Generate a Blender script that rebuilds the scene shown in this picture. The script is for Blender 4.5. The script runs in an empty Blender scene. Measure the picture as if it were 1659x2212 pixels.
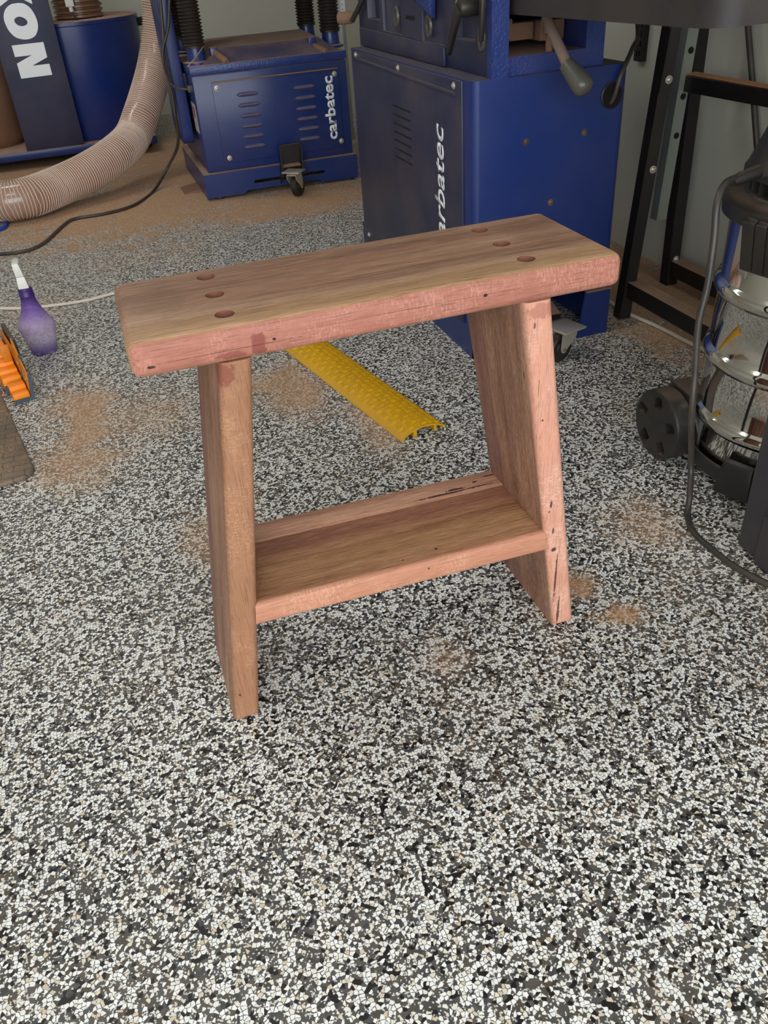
import bpy, bmesh, math, random
from mathutils import Vector, Matrix

random.seed(7)
scene = bpy.context.scene
COL = scene.collection
PI = math.pi

# ------------------------------------------------------------------ camera
FOCAL = 1764.4
CAM = Vector((-0.25686, -0.88103, 0.86799))
RT = Vector((0.94414, -0.32311, -0.06480))
UP = Vector((0.23663, 0.52787, 0.81569))
FW = Vector((0.22935, 0.78546, -0.57484))
cd = bpy.data.cameras.new('camera')
cam = bpy.data.objects.new('camera', cd)
COL.objects.link(cam)
cd.sensor_fit = 'HORIZONTAL'
cd.sensor_width = 36.0
cd.lens = FOCAL / 1659.0 * 36.0
cd.clip_start = 0.02
cd.clip_end = 100
cam.matrix_world = Matrix(((RT.x, UP.x, -FW.x, CAM.x), (RT.y, UP.y, -FW.y, CAM.y),
                           (RT.z, UP.z, -FW.z, CAM.z), (0, 0, 0, 1)))
scene.camera = cam

# ------------------------------------------------------------------ daylight and exposure
world = bpy.data.worlds.new('world')
scene.world = world
world.use_nodes = True
bg = world.node_tree.nodes['Background']
bg.inputs['Color'].default_value = (0.93, 0.97, 1.0, 1)
bg.inputs['Strength'].default_value = 2.6
ROOM = dict(x0=-3.2, x1=1.285, y0=-2.3, y1=5.22, h=2.55)
pl = bpy.data.lights.new('door_daylight_portal', 'AREA')      # portal: guides sky sampling through the open garage door
pl.shape = 'RECTANGLE'
pl.size, pl.size_y = 4.2, 2.3
pl.cycles.is_portal = True
po = bpy.data.objects.new('door_daylight_portal', pl)
po.location = (-1.0, ROOM['y0'], 1.15)
po.rotation_euler = (PI / 2, 0, 0)
COL.objects.link(po)
scene.view_settings.view_transform = 'Standard'
scene.view_settings.look = 'None'
scene.view_settings.gamma = 1
scene.view_settings.use_curve_mapping = False
scene.view_settings.exposure = 0.85
scene.cycles.max_bounces = 7
scene.cycles.diffuse_bounces = 3
scene.cycles.glossy_bounces = 3
scene.cycles.adaptive_threshold = 0.03


# ------------------------------------------------------------------ a pixel of the 1659x2212 frame to a point on a known plane
def _ray(x, y):
    return FW + RT * ((x - 829.5) / FOCAL) - UP * ((y - 1106) / FOCAL)
def PZ(x, y, z=0.0):
    d = _ray(x, y); return CAM + d * ((z - CAM.z) / d.z)
def PX(x, y, X):
    d = _ray(x, y); return CAM + d * ((X - CAM.x) / d.x)
def PY(x, y, Y):
    d = _ray(x, y); return CAM + d * ((Y - CAM.y) / d.y)


# ------------------------------------------------------------------ materials
def lin(r, g, b):
    f = lambda c: (c / 255 / 12.92) if c / 255 <= 0.04045 else ((c / 255 + 0.055) / 1.055) ** 2.4
    return (f(r), f(g), f(b), 1)

def nd(nt, t, ins=None, **props):
    n = nt.nodes.new(t)
    for k, v in props.items():
        setattr(n, k, v)
    for k, v in (ins or {}).items():
        s = n.inputs[k]
        if isinstance(v, bpy.types.NodeSocket):
            nt.links.new(v, s)
        else:
            s.default_value = v
    return n
def mth(nt, op, a, b=0.0, c=0.0, clamp=False):
    return nd(nt, 'ShaderNodeMath', {0: a, 1: b, 2: c}, operation=op, use_clamp=clamp).outputs[0]
def vm(nt, op, a, b=(0, 0, 0)):
    n = nd(nt, 'ShaderNodeVectorMath', {0: a, 1: b}, operation=op)
    return n.outputs['Value'] if op in ('LENGTH', 'DISTANCE', 'DOT_PRODUCT') else n.outputs['Vector']
def mixc(nt, fac, a, b, mode='MIX'):
    n = nd(nt, 'ShaderNodeMix', data_type='RGBA', blend_type=mode)
    for i, v in ((0, fac), (6, a), (7, b)):
        if isinstance(v, bpy.types.NodeSocket):
            nt.links.new(v, n.inputs[i])
        else:
            n.inputs[i].default_value = v
    return n.outputs[2]
def rng(nt, v, a, b, c=0.0, d=1.0, smooth=True):
    return nd(nt, 'ShaderNodeMapRange', {'Value': v, 'From Min': a, 'From Max': b, 'To Min': c, 'To Max': d},
              interpolation_type='SMOOTHSTEP' if smooth else 'LINEAR').outputs['Result']
def noise(nt, vec, scale, detail=2.0, rough=0.5, out='Fac', dist=0.0):
    return nd(nt, 'ShaderNodeTexNoise', {'Vector': vec, 'Scale': scale, 'Detail': detail, 'Roughness': rough,
                                         'Distortion': dist}).outputs[out]
def ramp(nt, v, stops):
    n = nd(nt, 'ShaderNodeValToRGB', {'Fac': v})
    el = n.color_ramp.elements
    while len(el) < len(stops):
        el.new(0.5)
    for e, (p, c) in zip(el, stops):
        e.position = p; e.color = c
    return n.outputs['Color']
def newmat(name):
    m = bpy.data.materials.new(name); m.use_nodes = True
    nt = m.node_tree
    return m, nt, nt.nodes['Principled BSDF']
def objco(nt):
    return nd(nt, 'ShaderNodeTexCoord').outputs['Object']
def sep(nt, v):
    return nd(nt, 'ShaderNodeSeparateXYZ', {0: v}).outputs
def bump(nt, bs, h, strength=0.2, dist=0.002):
    b = nd(nt, 'ShaderNodeBump', {'Height': h, 'Strength': strength, 'Distance': dist})
    nt.links.new(b.outputs[0], bs.inputs['Normal'])

DUST = lin(186, 150, 124)
def paint(name, col, rough=0.4, metal=0.0, dust=0.0, film=0.0, var=0.12, bmp=0.0, bscale=300, dustcol=None, coat=0.0):
    """plain coloured surface with slight mottling; dust lies on upward faces, film is a thin uneven dusty coat"""
    m, nt, bs = newmat(name)
    co = objco(nt)
    n1 = noise(nt, co, 9, 4, 0.6)
    c = mixc(nt, mth(nt, 'MULTIPLY', n1, var), col, tuple(x * 0.45 for x in col[:3]) + (1,))
    dc = dustcol or DUST
    fac = None
    if film:
        f1 = rng(nt, noise(nt, co, 5, 5, 0.65), 0.3, 0.75)
        c = mixc(nt, mth(nt, 'MULTIPLY', f1, film), c, dc)
    if dust:
        nz = sep(nt, nd(nt, 'ShaderNodeNewGeometry').outputs['Normal'])[2]
        f2 = mth(nt, 'MULTIPLY', rng(nt, nz, 0.84, 0.98), rng(nt, noise(nt, co, 14, 4, 0.7), 0.15, 0.6, 0.6, 1.0))
        fac = mth(nt, 'MULTIPLY', f2, dust)
        c = mixc(nt, fac, c, dc)
        nt.links.new(mth(nt, 'ADD', mth(nt, 'MULTIPLY', fac, 0.5), rough, clamp=True), bs.inputs['Roughness'])
    else:
        bs.inputs['Roughness'].default_value = rough
    nt.links.new(c, bs.inputs['Base Color'])
    bs.inputs['Metallic'].default_value = metal
    bs.inputs['Coat Weight'].default_value = coat
    if bmp:
        bump(nt, bs, noise(nt, co, bscale, 3, 0.6), bmp, 0.002)
    return m

def wood(name, axis, dark, mid, light, marks=(), bands=None, edge=None, rough=0.5, fig=0.5):
    """timber: stretched noise along the grain axis, optional coloured bands across y, saw-marked edge face, stains and checks"""
    m, nt, bs = newmat(name)
    co = objco(nt)
    k = {'x': (1.6, 34, 34), 'z': (34, 34, 1.6)}[axis]
    wob = vm(nt, 'ADD', co, vm(nt, 'SCALE', noise(nt, co, 5, 2, 0.5, 'Color')))
    wob.node.inputs[1].links[0].from_node.inputs['Scale'].default_value = 0.012
    g1 = noise(nt, vm(nt, 'MULTIPLY', wob, k), 1.0, 4, 0.6)
    k2 = tuple(v * (7 if v > 10 else 5) for v in k)
    g2 = noise(nt, vm(nt, 'MULTIPLY', co, k2), 1.0, 3, 0.7)
    k3 = tuple(v * (22 if v > 10 else 16) for v in k)
    g3 = noise(nt, vm(nt, 'MULTIPLY', co, k3), 1.0, 2, 0.6)
    v = mth(nt, 'ADD', mth(nt, 'MULTIPLY', g1, 0.7), mth(nt, 'MULTIPLY', g2, 0.3))
    c = ramp(nt, v, [(0.34, dark), (0.5, mid), (0.66, light)])
    if bands:
        xyz = sep(nt, wob)
        for (lo, hi, soft, bc, al) in bands:
            f = mth(nt, 'MULTIPLY', rng(nt, xyz[1], lo - soft, lo + soft), rng(nt, xyz[1], hi - soft, hi + soft, 1, 0))
            c = mixc(nt, mth(nt, 'MULTIPLY', f, al), c, bc)
    pores = rng(nt, g3, 0.52, 0.68)
    lights = rng(nt, g3, 0.46, 0.32)
    k4 = tuple(v_ * (50 if v_ > 10 else 60) for v_ in k)
    g4 = noise(nt, vm(nt, 'MULTIPLY', co, k4), 1.0, 2, 0.6)
    c = mixc(nt, mth(nt, 'MULTIPLY', lights, 0.4), c, tuple(min(1, x * 1.35) for x in light[:3]) + (1,))
    c = mixc(nt, mth(nt, 'MULTIPLY', rng(nt, g4, 0.5, 0.7), 0.35), c, tuple(x * 0.6 for x in dark[:3]) + (1,))
    c = mixc(nt, mth(nt, 'MULTIPLY', pores, fig), c, tuple(x * 0.45 for x in dark[:3]) + (1,))
    if edge:
        ax, lo, hi, ec, el = edge
        xyz = sep(nt, co)
        f = rng(nt, xyz[ax], lo, hi)
        saw = rng(nt, noise(nt, vm(nt, 'MULTIPLY', co, (480, 120, 150) if axis == 'x' else (150, 120, 480)), 1.0, 3, 0.75), 0.40, 0.72)
        patch = rng(nt, noise(nt, co, 14, 3, 0.6), 0.42, 0.6)
        ecol = mixc(nt, mth(nt, 'ADD', mth(nt, 'MULTIPLY', mth(nt, 'MULTIPLY', saw, patch), 0.5), mth(nt, 'MULTIPLY', g2, 0.28)), ec, el)
        ecol = mixc(nt, mth(nt, 'MULTIPLY', rng(nt, g4, 0.48, 0.7), 0.35), ecol, tuple(x * 0.62 for x in ec[:3]) + (1,))
        ecol = mixc(nt, mth(nt, 'MULTIPLY', pores, 0.5), ecol, tuple(x * 0.5 for x in ec[:3]) + (1,))
        c = mixc(nt, f, c, ecol)
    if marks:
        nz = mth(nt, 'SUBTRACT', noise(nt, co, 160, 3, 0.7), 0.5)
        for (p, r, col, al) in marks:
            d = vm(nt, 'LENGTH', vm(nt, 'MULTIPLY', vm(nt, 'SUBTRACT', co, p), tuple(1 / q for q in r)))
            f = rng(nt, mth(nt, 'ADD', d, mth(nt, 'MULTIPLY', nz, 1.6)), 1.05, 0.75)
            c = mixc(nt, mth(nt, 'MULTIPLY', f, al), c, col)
    nt.links.new(c, bs.inputs['Base Color'])
    bs.inputs['Roughness'].default_value = rough
    bs.inputs['Specular IOR Level'].default_value = 0.3
    bump(nt, bs, mth(nt, 'ADD', g2, mth(nt, 'MULTIPLY', g3, 0.6)), 0.25, 0.0012)
    return m

BLUE = lin(16, 46, 108)
M = {}
M['blue'] = paint('blue_machine_paint', BLUE, 0.3, dust=0.85, film=0.05, bmp=0.02)
M['blue_dusty'] = paint('blue_paint_under_dust', lin(30, 38, 72), 0.42, dust=0.9, film=0.34, dustcol=lin(104, 90, 88))
M['blue_cast'] = paint('hammered_blue_casting', lin(24, 54, 122), 0.24, dust=0.85, film=0.07, bmp=0.8, bscale=150)
M['blue_drum'] = paint('gloss_blue_drum', lin(16, 44, 112), 0.28, dust=0.95, film=0.04)
M['navy'] = paint('dark_navy_panel', lin(36, 42, 74), 0.5, dust=0.7, film=0.06)
M['black'] = paint('black_powder_coat', lin(17, 16, 15), 0.5, dust=0.75, film=0.03)
M['black_table'] = paint('dark_cast_iron', lin(44, 42, 44), 0.55, film=0.22, dust=0.3, bmp=0.15, bscale=500, dustcol=lin(96, 80, 68))
M['rubber'] = paint('black_rubber', lin(26, 25, 25), 0.5, dust=0.15, film=0.05)
M['plastic'] = paint('black_plastic', lin(32, 32, 30), 0.42, dust=0.16, film=0.04)
M['charcoal'] = paint('charcoal_plastic', lin(52, 52, 60), 0.5, film=0.08)
M['steel'] = paint('zinc_plated_steel', lin(206, 198, 184), 0.34, metal=0.55, film=0.18, dustcol=lin(140, 112, 84))
M['galv'] = paint('galvanised_steel', lin(160, 166, 158), 0.36, metal=0.5, film=0.1)
M['chrome'] = paint('bright_stainless_steel', lin(214, 210, 204), 0.06, metal=1.0, var=0.05)
M['white'] = paint('white_print', lin(246, 248, 252), 0.5, var=0.03)
M['offwhite'] = paint('white_plastic', lin(226, 226, 218), 0.4, var=0.06)
M['brown'] = paint('dust_caked_metal', lin(140, 106, 84), 0.85, var=0.3, bmp=0.2, bscale=80)
M['hood'] = paint('dusty_blue_hood', lin(62, 64, 92), 0.5, dust=0.95, film=0.6, dustcol=lin(158, 128, 110))
M['louver'] = paint('dusty_louver_blue', lin(84, 84, 120), 0.28, film=0.5, dustcol=lin(150, 130, 128))
M['hole'] = paint('hole_shade_colour', lin(14, 12, 12), 0.9)  # near-black colour stands for the shade inside holes and slots
M['lever'] = paint('dusty_grey_rod', lin(150, 132, 122), 0.4, film=0.3)
M['rust'] = paint('rusty_bolt', lin(88, 70, 54), 0.55, metal=0.3, film=0.3)
M['grip'] = paint('grey_plastic_grip', lin(84, 82, 76), 0.3, film=0.22, dustcol=lin(130, 112, 90))
M['yellow'] = paint('yellow_plastic', lin(236, 186, 12), 0.45, var=0.08, film=0.12, dustcol=lin(190, 140, 70), bmp=0.05)
M['orange'] = paint('orange_plastic', lin(248, 140, 14), 0.45, var=0.08)
M['orange_dk'] = paint('shaded_orange_plastic', lin(206, 122, 22), 0.5, var=0.08)  # same orange plastic darkened: shade of the upright plates put into the colour
M['greyblue'] = paint('blue_grey_rubber_strip', lin(70, 82, 98), 0.5)
M['cord'] = paint('black_cable', lin(44, 44, 42), 0.4, film=0.15)
M['whitecord'] = paint('white_cable', lin(226, 214, 200), 0.45)
M['bluehose'] = paint('blue_air_hose', lin(20, 70, 170), 0.35)
M['wall'] = paint('pale_green_wall_paint', lin(204, 203, 190), 0.75, var=0.05, bmp=0.03, bscale=60)
M['white_trim'] = paint('white_aluminium', lin(222, 224, 228), 0.4, var=0.05)
M['ceiling'] = paint('white_ceiling', lin(230, 230, 226), 0.8, var=0.03)
M['concrete'] = paint('driveway_concrete', lin(168, 164, 156), 0.85, var=0.2, bmp=0.1, bscale=60)
M['sticker'] = paint('paper_sticker', lin(196, 190, 184), 0.6)
M['red'] = paint('red_print', lin(170, 70, 66), 0.6)
M['sawdust'] = paint('sawdust', lin(196, 140, 96), 0.9, var=0.5)

def hose_mat():
    m, nt, bs = newmat('translucent_ribbed_hose')
    bs.inputs['Base Color'].default_value = lin(190, 152, 132)
    bs.inputs['Roughness'].default_value = 0.22
    bs.inputs['Coat Weight'].default_value = 0.5
    bs.inputs['Transmission Weight'].default_value = 0.25
    co = objco(nt)
    nt.links.new(mixc(nt, noise(nt, co, 12, 3, 0.6), lin(176, 130, 106), lin(196, 166, 150)), bs.inputs['Base Color'])
    return m
M['hose'] = hose_mat()
M['hose_rib'] = paint('pale_hose_helix', lin(232, 208, 192), 0.3, var=0.1)
M['hose_coil'] = paint('dusty_brown_hose', lin(122, 88, 66), 0.35, var=0.3, coat=0.4)

def bottle_mat():
    m, nt, bs = newmat('purple_translucent_plastic')
    z = sep(nt, objco(nt))[2]
    c = ramp(nt, rng(nt, z, 0.0, 0.2, smooth=False), [(0.0, lin(170, 144, 216)), (0.18, lin(244, 236, 250)), (0.42, lin(236, 222, 248)), (0.60, lin(190, 162, 230)), (0.85, lin(110, 76, 172))])
    nt.links.new(c, bs.inputs['Base Color'])
    bs.inputs['Roughness'].default_value = 0.06
    bs.inputs['IOR'].default_value = 1.12
    bs.inputs['Transmission Weight'].default_value = 0.82
    return m
M['bottle'] = bottle_mat()
M['purple'] = paint('dark_purple_plastic', lin(64, 40, 110), 0.3)

def mat_mat():
    m, nt, bs = newmat('brick_patterned_rubber_mat')
    co = objco(nt)
    br = nd(nt, 'ShaderNodeTexBrick', {'Vector': co, 'Scale': 1.0, 'Mortar Size': 0.0016, 'Brick Width': 0.046,
                                      'Row Height': 0.023, 'Color1': lin(120, 104, 90), 'Color2': lin(108, 94, 82), 'Mortar': lin(84, 72, 62)})
    sp = rng(nt, noise(nt, co, 420, 3, 0.8), 0.54, 0.62)
    pt = rng(nt, noise(nt, co, 9, 3, 0.6), 0.38, 0.58)
    c = mixc(nt, mth(nt, 'MULTIPLY', sp, pt), br.outputs['Color'], lin(214, 170, 112))
    nt.links.new(c, bs.inputs['Base Color'])
    bs.inputs['Roughness'].default_value = 0.6
    bump(nt, bs, br.outputs['Fac'], -0.3, 0.002)
    return m
M['mat'] = mat_mat()

def floor_mat():
    m, nt, bs = newmat('flake_epoxy_floor')
    co = objco(nt)
    wob = vm(nt, 'ADD', co, vm(nt, 'MULTIPLY', vm(nt, 'SUBTRACT', noise(nt, co, 420, 2, 0.6, 'Color'), (0.5, 0.5, 0.5)), (0.0018, 0.0018, 0)))
    def vor(scale, feat, off=0.0):
        v = vm(nt, 'ADD', wob, (off, off * 0.7, 0))
        return nd(nt, 'ShaderNodeTexVoronoi', {'Vector': v, 'Scale': scale, 'Randomness': 1.0}, feature=feat, voronoi_dimensions='2D')
    SC = 228
    a = vor(SC, 'F1'); ae = vor(SC, 'DISTANCE_TO_EDGE')
    ra = sep(nt, a.outputs['Color'])
    b = vor(150, 'F1', 3.1); rb = sep(nt, b.outputs['Color'])
    s = vor(520, 'F1', 7.7); se = vor(520, 'DISTANCE_TO_EDGE', 7.7); rs = sep(nt, s.outputs['Color'])
    base = ramp(nt, rb[0], [(0.0, lin(60, 60, 61)), (0.35, lin(82, 82, 83)), (0.62, lin(94, 91, 86)), (0.85, lin(84, 77, 66))])
    base = mixc(nt, rng(nt, noise(nt, co, 900, 2, 0.5), 0.3, 0.7, 0, 0.25), base, lin(60, 60, 60))
    # small pale chips, then black chips, then the big white chips
    f = mth(nt, 'MULTIPLY', mth(nt, 'LESS_THAN', rs[0], 0.22), rng(nt, se.outputs['Distance'], 0.03, 0.10))
    c = mixc(nt, f, base, lin(214, 212, 206))
    f = mth(nt, 'GREATER_THAN', ra[0], 0.90)
    c = mixc(nt, f, c, lin(26, 24, 24))
    wcol = ramp(nt, ra[1], [(0.0, lin(250, 250, 248)), (0.7, lin(238, 238, 234)), (0.90, lin(230, 224, 208)), (0.98, lin(216, 196, 166))])
    f = mth(nt, 'MULTIPLY', mth(nt, 'LESS_THAN', ra[0], 0.455), rng(nt, mth(nt, 'SUBTRACT', ae.outputs['Distance'], mth(nt, 'MULTIPLY', noise(nt, co, 260, 2, 0.6), 0.17)), -0.02, 0.012))
    c = mixc(nt, f, c, wcol)
    # sawdust drifts: (x, y, rx, ry, amount)
    spots = [(-0.45, 0.74, 0.12, 0.12, 0.7), (-0.30, 0.90, 0.16, 0.16, 0.55), (-0.05, 1.15, 0.3, 0.12, 0.4), (0.62, -0.25, 0.14, 0.2, 0.4), (-0.43, 0.95, 0.10, 0.22, 0.75), (-0.24, 0.36, 0.05, 0.10, 0.55),
             (-0.16, 0.45, 0.04, 0.12, 0.5), (0.05, 0.88, 0.10, 0.20, 0.75), (0.17, 0.60, 0.05, 0.16, 0.6), (0.31, -0.02, 0.035, 0.045, 0.8),
             (0.33, -0.10, 0.045, 0.03, 0.75), (0.05, -0.08, 0.05, 0.05, 0.5), (0.50, 0.08, 0.09, 0.09, 0.55), 
             (-0.15, 2.85, 0.8, 0.6, 0.9), (-0.3, 3.9, 0.9, 0.6, 1.0), (0.45, 2.55, 0.55, 0.28, 0.95), (0.25, 3.5, 0.9, 1.2, 0.9), (1.14, 0.95, 0.24, 1.1, 1.0),
             (0.30, 1.75, 0.3, 0.25, 0.35), (-0.55, 1.75, 0.14, 0.2, 0.45), (0.86, 0.75, 0.10, 0.12, 0.35), (-0.2, 2.15, 0.35, 0.18, 0.4)]
    n1 = mth(nt, 'SUBTRACT', noise(nt, co, 9, 6, 0.75), 0.5)
    tot = None
    for (x, y, rx, ry, al) in spots:
        d = vm(nt, 'LENGTH', vm(nt, 'MULTIPLY', vm(nt, 'SUBTRACT', co, (x, y, 0)), (1 / rx, 1 / ry, 0)))
        f = mth(nt, 'MULTIPLY', rng(nt, mth(nt, 'ADD', d, mth(nt, 'MULTIPLY', n1, 2.6)), 1.6, 0.2), al)
        tot = f if tot is None else mth(nt, 'MAXIMUM', tot, f)
    thin = mth(nt, 'MULTIPLY', rng(nt, noise(nt, co, 3.2, 6, 0.75), 0.48, 0.75), 0.42)
    tot = mth(nt, 'MAXIMUM', tot, thin)
    grain = noise(nt, co, 380, 3, 0.8)
    cov = rng(nt, mth(nt, 'ADD', mth(nt, 'MULTIPLY', tot, 0.42), grain), 0.68, 0.86)
    cov = mth(nt, 'MULTIPLY', cov, 0.86)
    dcol = ramp(nt, noise(nt, co, 800, 2, 0.7), [(0.3, lin(150, 102, 66)), (0.5, lin(198, 148, 104)), (0.7, lin(232, 194, 152))])
    c = mixc(nt, cov, c, dcol)
    # a thin veil of fine dust greys the chips near the machines
    veil = mth(nt, 'MULTIPLY', tot, 0.38)
    c = mixc(nt, veil, c, lin(176, 148, 120))
    nt.links.new(c, bs.inputs['Base Color'])
    nt.links.new(mth(nt, 'ADD', mth(nt, 'MULTIPLY', cov, 0.4), 0.42, clamp=True), bs.inputs['Roughness'])
    bs.inputs['Specular IOR Level'].default_value = 0.35
    return m
M['floor'] = floor_mat()


# ------------------------------------------------------------------ geometry helpers (world coordinates in, one mesh object out)
ORG = {}
def org(o):
    while o is not None:
        if o.name in ORG:
            return ORG[o.name]
        o = o.parent
    return Vector((0, 0, 0))
def thing(name, label, cat, loc, group=None):
    o = bpy.data.objects.new(name, None)
    o.empty_display_size = 0.05
    COL.objects.link(o)
    o.location = loc
    ORG[o.name] = Vector(loc)
    return tag(o, label, cat, group)
def tag(o, label=None, cat=None, group=None, kind=None):
    for k, v in (('label', label), ('category', cat), ('group', group), ('kind', kind)):
        if v:
            o[k] = v
    return o
def done(bm, name, mat, parent=None, bevel=0.0, seg=2, smooth=True, angle=38, at=None, label=None):
    if bevel:
        bmesh.ops.recalc_face_normals(bm, faces=bm.faces)
        es = [e for e in bm.edges if len(e.link_faces) == 2 and e.calc_face_angle(0) > math.radians(28)]
        bmesh.ops.bevel(bm, geom=es, offset=bevel, segments=seg, profile=0.5, affect='EDGES', clamp_overlap=True)
    bmesh.ops.recalc_face_normals(bm, faces=bm.faces)
    o0 = Vector(at) if at is not None else org(parent)
    bmesh.ops.translate(bm, verts=bm.verts, vec=-o0)
    me = bpy.data.meshes.new(name)
    bm.to_mesh(me); bm.free()
    return link(me, name, mat, parent, smooth, angle, at, label)
def link(me, name, mat, parent=None, smooth=True, angle=38, at=None, label=None):
    if smooth:
        me.shade_smooth()
        me.set_sharp_from_angle(angle=math.radians(angle))
    me.materials.clear()
    me.materials.append(M[mat] if isinstance(mat, str) else mat)
    o = bpy.data.objects.new(name, me)
    COL.objects.link(o)
    o.parent = parent
    if at is not None:
        o.location = at
        ORG[o.name] = Vector(at)
    if label:
        o['label'] = label
    return o
def B():
    return bmesh.new()
def vb(bm, pts, faces):
    vs = [bm.verts.new(p) for p in pts]
    for f in faces:
        bm.faces.new([vs[i] for i in f])
    return vs
HEX = [(0, 3, 2, 1), (4, 5, 6, 7), (0, 1, 5, 4), (1, 2, 6, 5), (2, 3, 7, 6), (3, 0, 4, 7)]
def box(bm, x0, x1, y0, y1, z0, z1):
    vb(bm, [(x0, y0, z0), (x1, y0, z0), (x1, y1, z0), (x0, y1, z0), (x0, y0, z1), (x1, y0, z1), (x1, y1, z1), (x0, y1, z1)], HEX)
    return bm
def hexa(bm, pts):
    vb(bm, pts, HEX); return bm
def frame(d):
    d = d.normalized()
    a = Vector((0, 0, 1)) if abs(d.z) < 0.9 else Vector((1, 0, 0))
    u = a.cross(d).normalized()
    return u, d.cross(u).normalized()
def bar(bm, p, q, w, h, upv=(0, 0, 1)):
    """rectangular bar from p to q, w across, h along the up direction"""
    p, q = Vector(p), Vector(q)
    d = (q - p).normalized()
    s = d.cross(Vector(upv)).normalized() * (w / 2)
    t = s.cross(d).normalized() * (h / 2)
    hexa(bm, [p - s - t, p + s - t, p + s + t, p - s + t, q - s - t, q + s - t, q + s + t, q - s + t])
    return bm
def cyl(bm, p, q, r0, r1=None, n=24, cap=True):
    p, q = Vector(p), Vector(q)
    r1 = r0 if r1 is None else r1
    u, v = frame(q - p)
    a = [bm.verts.new(p + (u * math.cos(t) + v * math.sin(t)) * r0) for t in [2 * PI * i / n for i in range(n)]]
    b = [bm.verts.new(q + (u * math.cos(t) + v * math.sin(t)) * r1) for t in [2 * PI * i / n for i in range(n)]]
    for i in range(n):
        j = (i + 1) % n
        bm.faces.new((a[i], a[j], b[j], b[i]))
    if cap:
        bm.faces.new(a[::-1]); bm.faces.new(b)
    return bm
def lathe(bm, prof, c, axis=(0, 0, 1), n=40, sx=1.0, sy=1.0):
    """prof: (radius, distance along axis) pairs"""
    c = Vector(c); ax = Vector(axis).normalized()
    if abs(ax.z) > 0.99:
        u, v = Vector((1, 0, 0)), Vector((0, 1, 0))
    else:
        u, v = frame(ax)
    rows = []
    for (r, h) in prof:
        if r < 1e-6:
            rows.append([bm.verts.new(c + ax * h)])
        else:
            rows.append([bm.verts.new(c + ax * h + u * (r * sx * math.cos(2 * PI * i / n)) + v * (r * sy * math.sin(2 * PI * i / n))) for i in range(n)])
    for a, b in zip(rows, rows[1:]):
        for i in range(n):
            j = (i + 1) % n
            if len(a) == 1 and len(b) == 1:
                continue
            if len(a) == 1:
                bm.faces.new((a[0], b[j], b[i]))
            elif len(b) == 1:
                bm.faces.new((a[i], a[j], b[0]))
            else:
                bm.faces.new((a[i], a[j], b[j], b[i]))
    return bm
def spline(pts, n=8):
    P = [Vector(p) for p in pts]
    P = [P[0] * 2 - P[1]] + P + [P[-1] * 2 - P[-2]]
    out = []
    for i in range(1, len(P) - 2):
        a, b, c, d = P[i - 1:i + 3]
        for k in range(n):
            t = k / n
            out.append(0.5 * ((2 * b) + (c - a) * t + (2 * a - 5 * b + 4 * c - d) * t * t + (3 * b - a - 3 * c + d) * t ** 3))
    out.append(P[-2])
    return out
def tube(bm, pts, r, n=10, rfun=None):
    pts = [Vector(p) for p in pts]
    u = None; rows = []
    for i, p in enumerate(pts):
        d = (pts[min(i + 1, len(pts) - 1)] - pts[max(i - 1, 0)]).normalized()
        if u is None:
            u, _ = frame(d)
        u = (u - d * u.dot(d)).normalized()
        v = d.cross(u)
        rr = rfun(i) if rfun else r
        rows.append([bm.verts.new(p + (u * math.cos(2 * PI * k / n) + v * math.sin(2 * PI * k / n)) * rr) for k in range(n)])
    for a, b in zip(rows, rows[1:]):
        for k in range(n):
            j = (k + 1) % n
            bm.faces.new((a[k], a[j], b[j], b[k]))
    bm.faces.new(rows[0][::-1]); bm.faces.new(rows[-1])
    return bm
def prism(bm, poly, o, ex, ey, depth):
    """polygon in the (ex, ey) plane through o, extruded by the vector depth"""
    o, ex, ey, depth = Vector(o), Vector(ex), Vector(ey), Vector(depth)
    a = [bm.verts.new(o + ex * x + ey * y) for x, y in poly]
    b = [bm.verts.new(v.co + depth) for v in a]
    bm.faces.new(a[::-1]); bm.faces.new(b)
    for i in range(len(a)):
        j = (i + 1) % len(a)
        bm.faces.new((a[i], a[j], b[j], b[i]))
    return bm
def cut(bm, cutters):
    """boolean difference of closed meshes, returned as a bmesh"""
    def tmp(b):
        bmesh.ops.recalc_face_normals(b, faces=b.faces)
        me = bpy.data.meshes.new('tmp'); b.to_mesh(me); b.free()
        o = bpy.data.objects.new('tmp', me); COL.objects.link(o); return o
    t = tmp(bm); cs = [tmp(c) for c in cutters]
    for c in cs:
        md = t.modifiers.new('b', 'BOOLEAN'); md.operation = 'DIFFERENCE'; md.solver = 'EXACT'; md.object = c
    dg = bpy.context.evaluated_depsgraph_get()
    me = bpy.data.meshes.new_from_object(t.evaluated_get(dg))
    out = B(); out.from_mesh(me)
    bpy.data.meshes.remove(me)
    for o in [t] + cs:
        m = o.data; bpy.data.objects.remove(o); bpy.data.meshes.remove(m)
    return out
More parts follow.
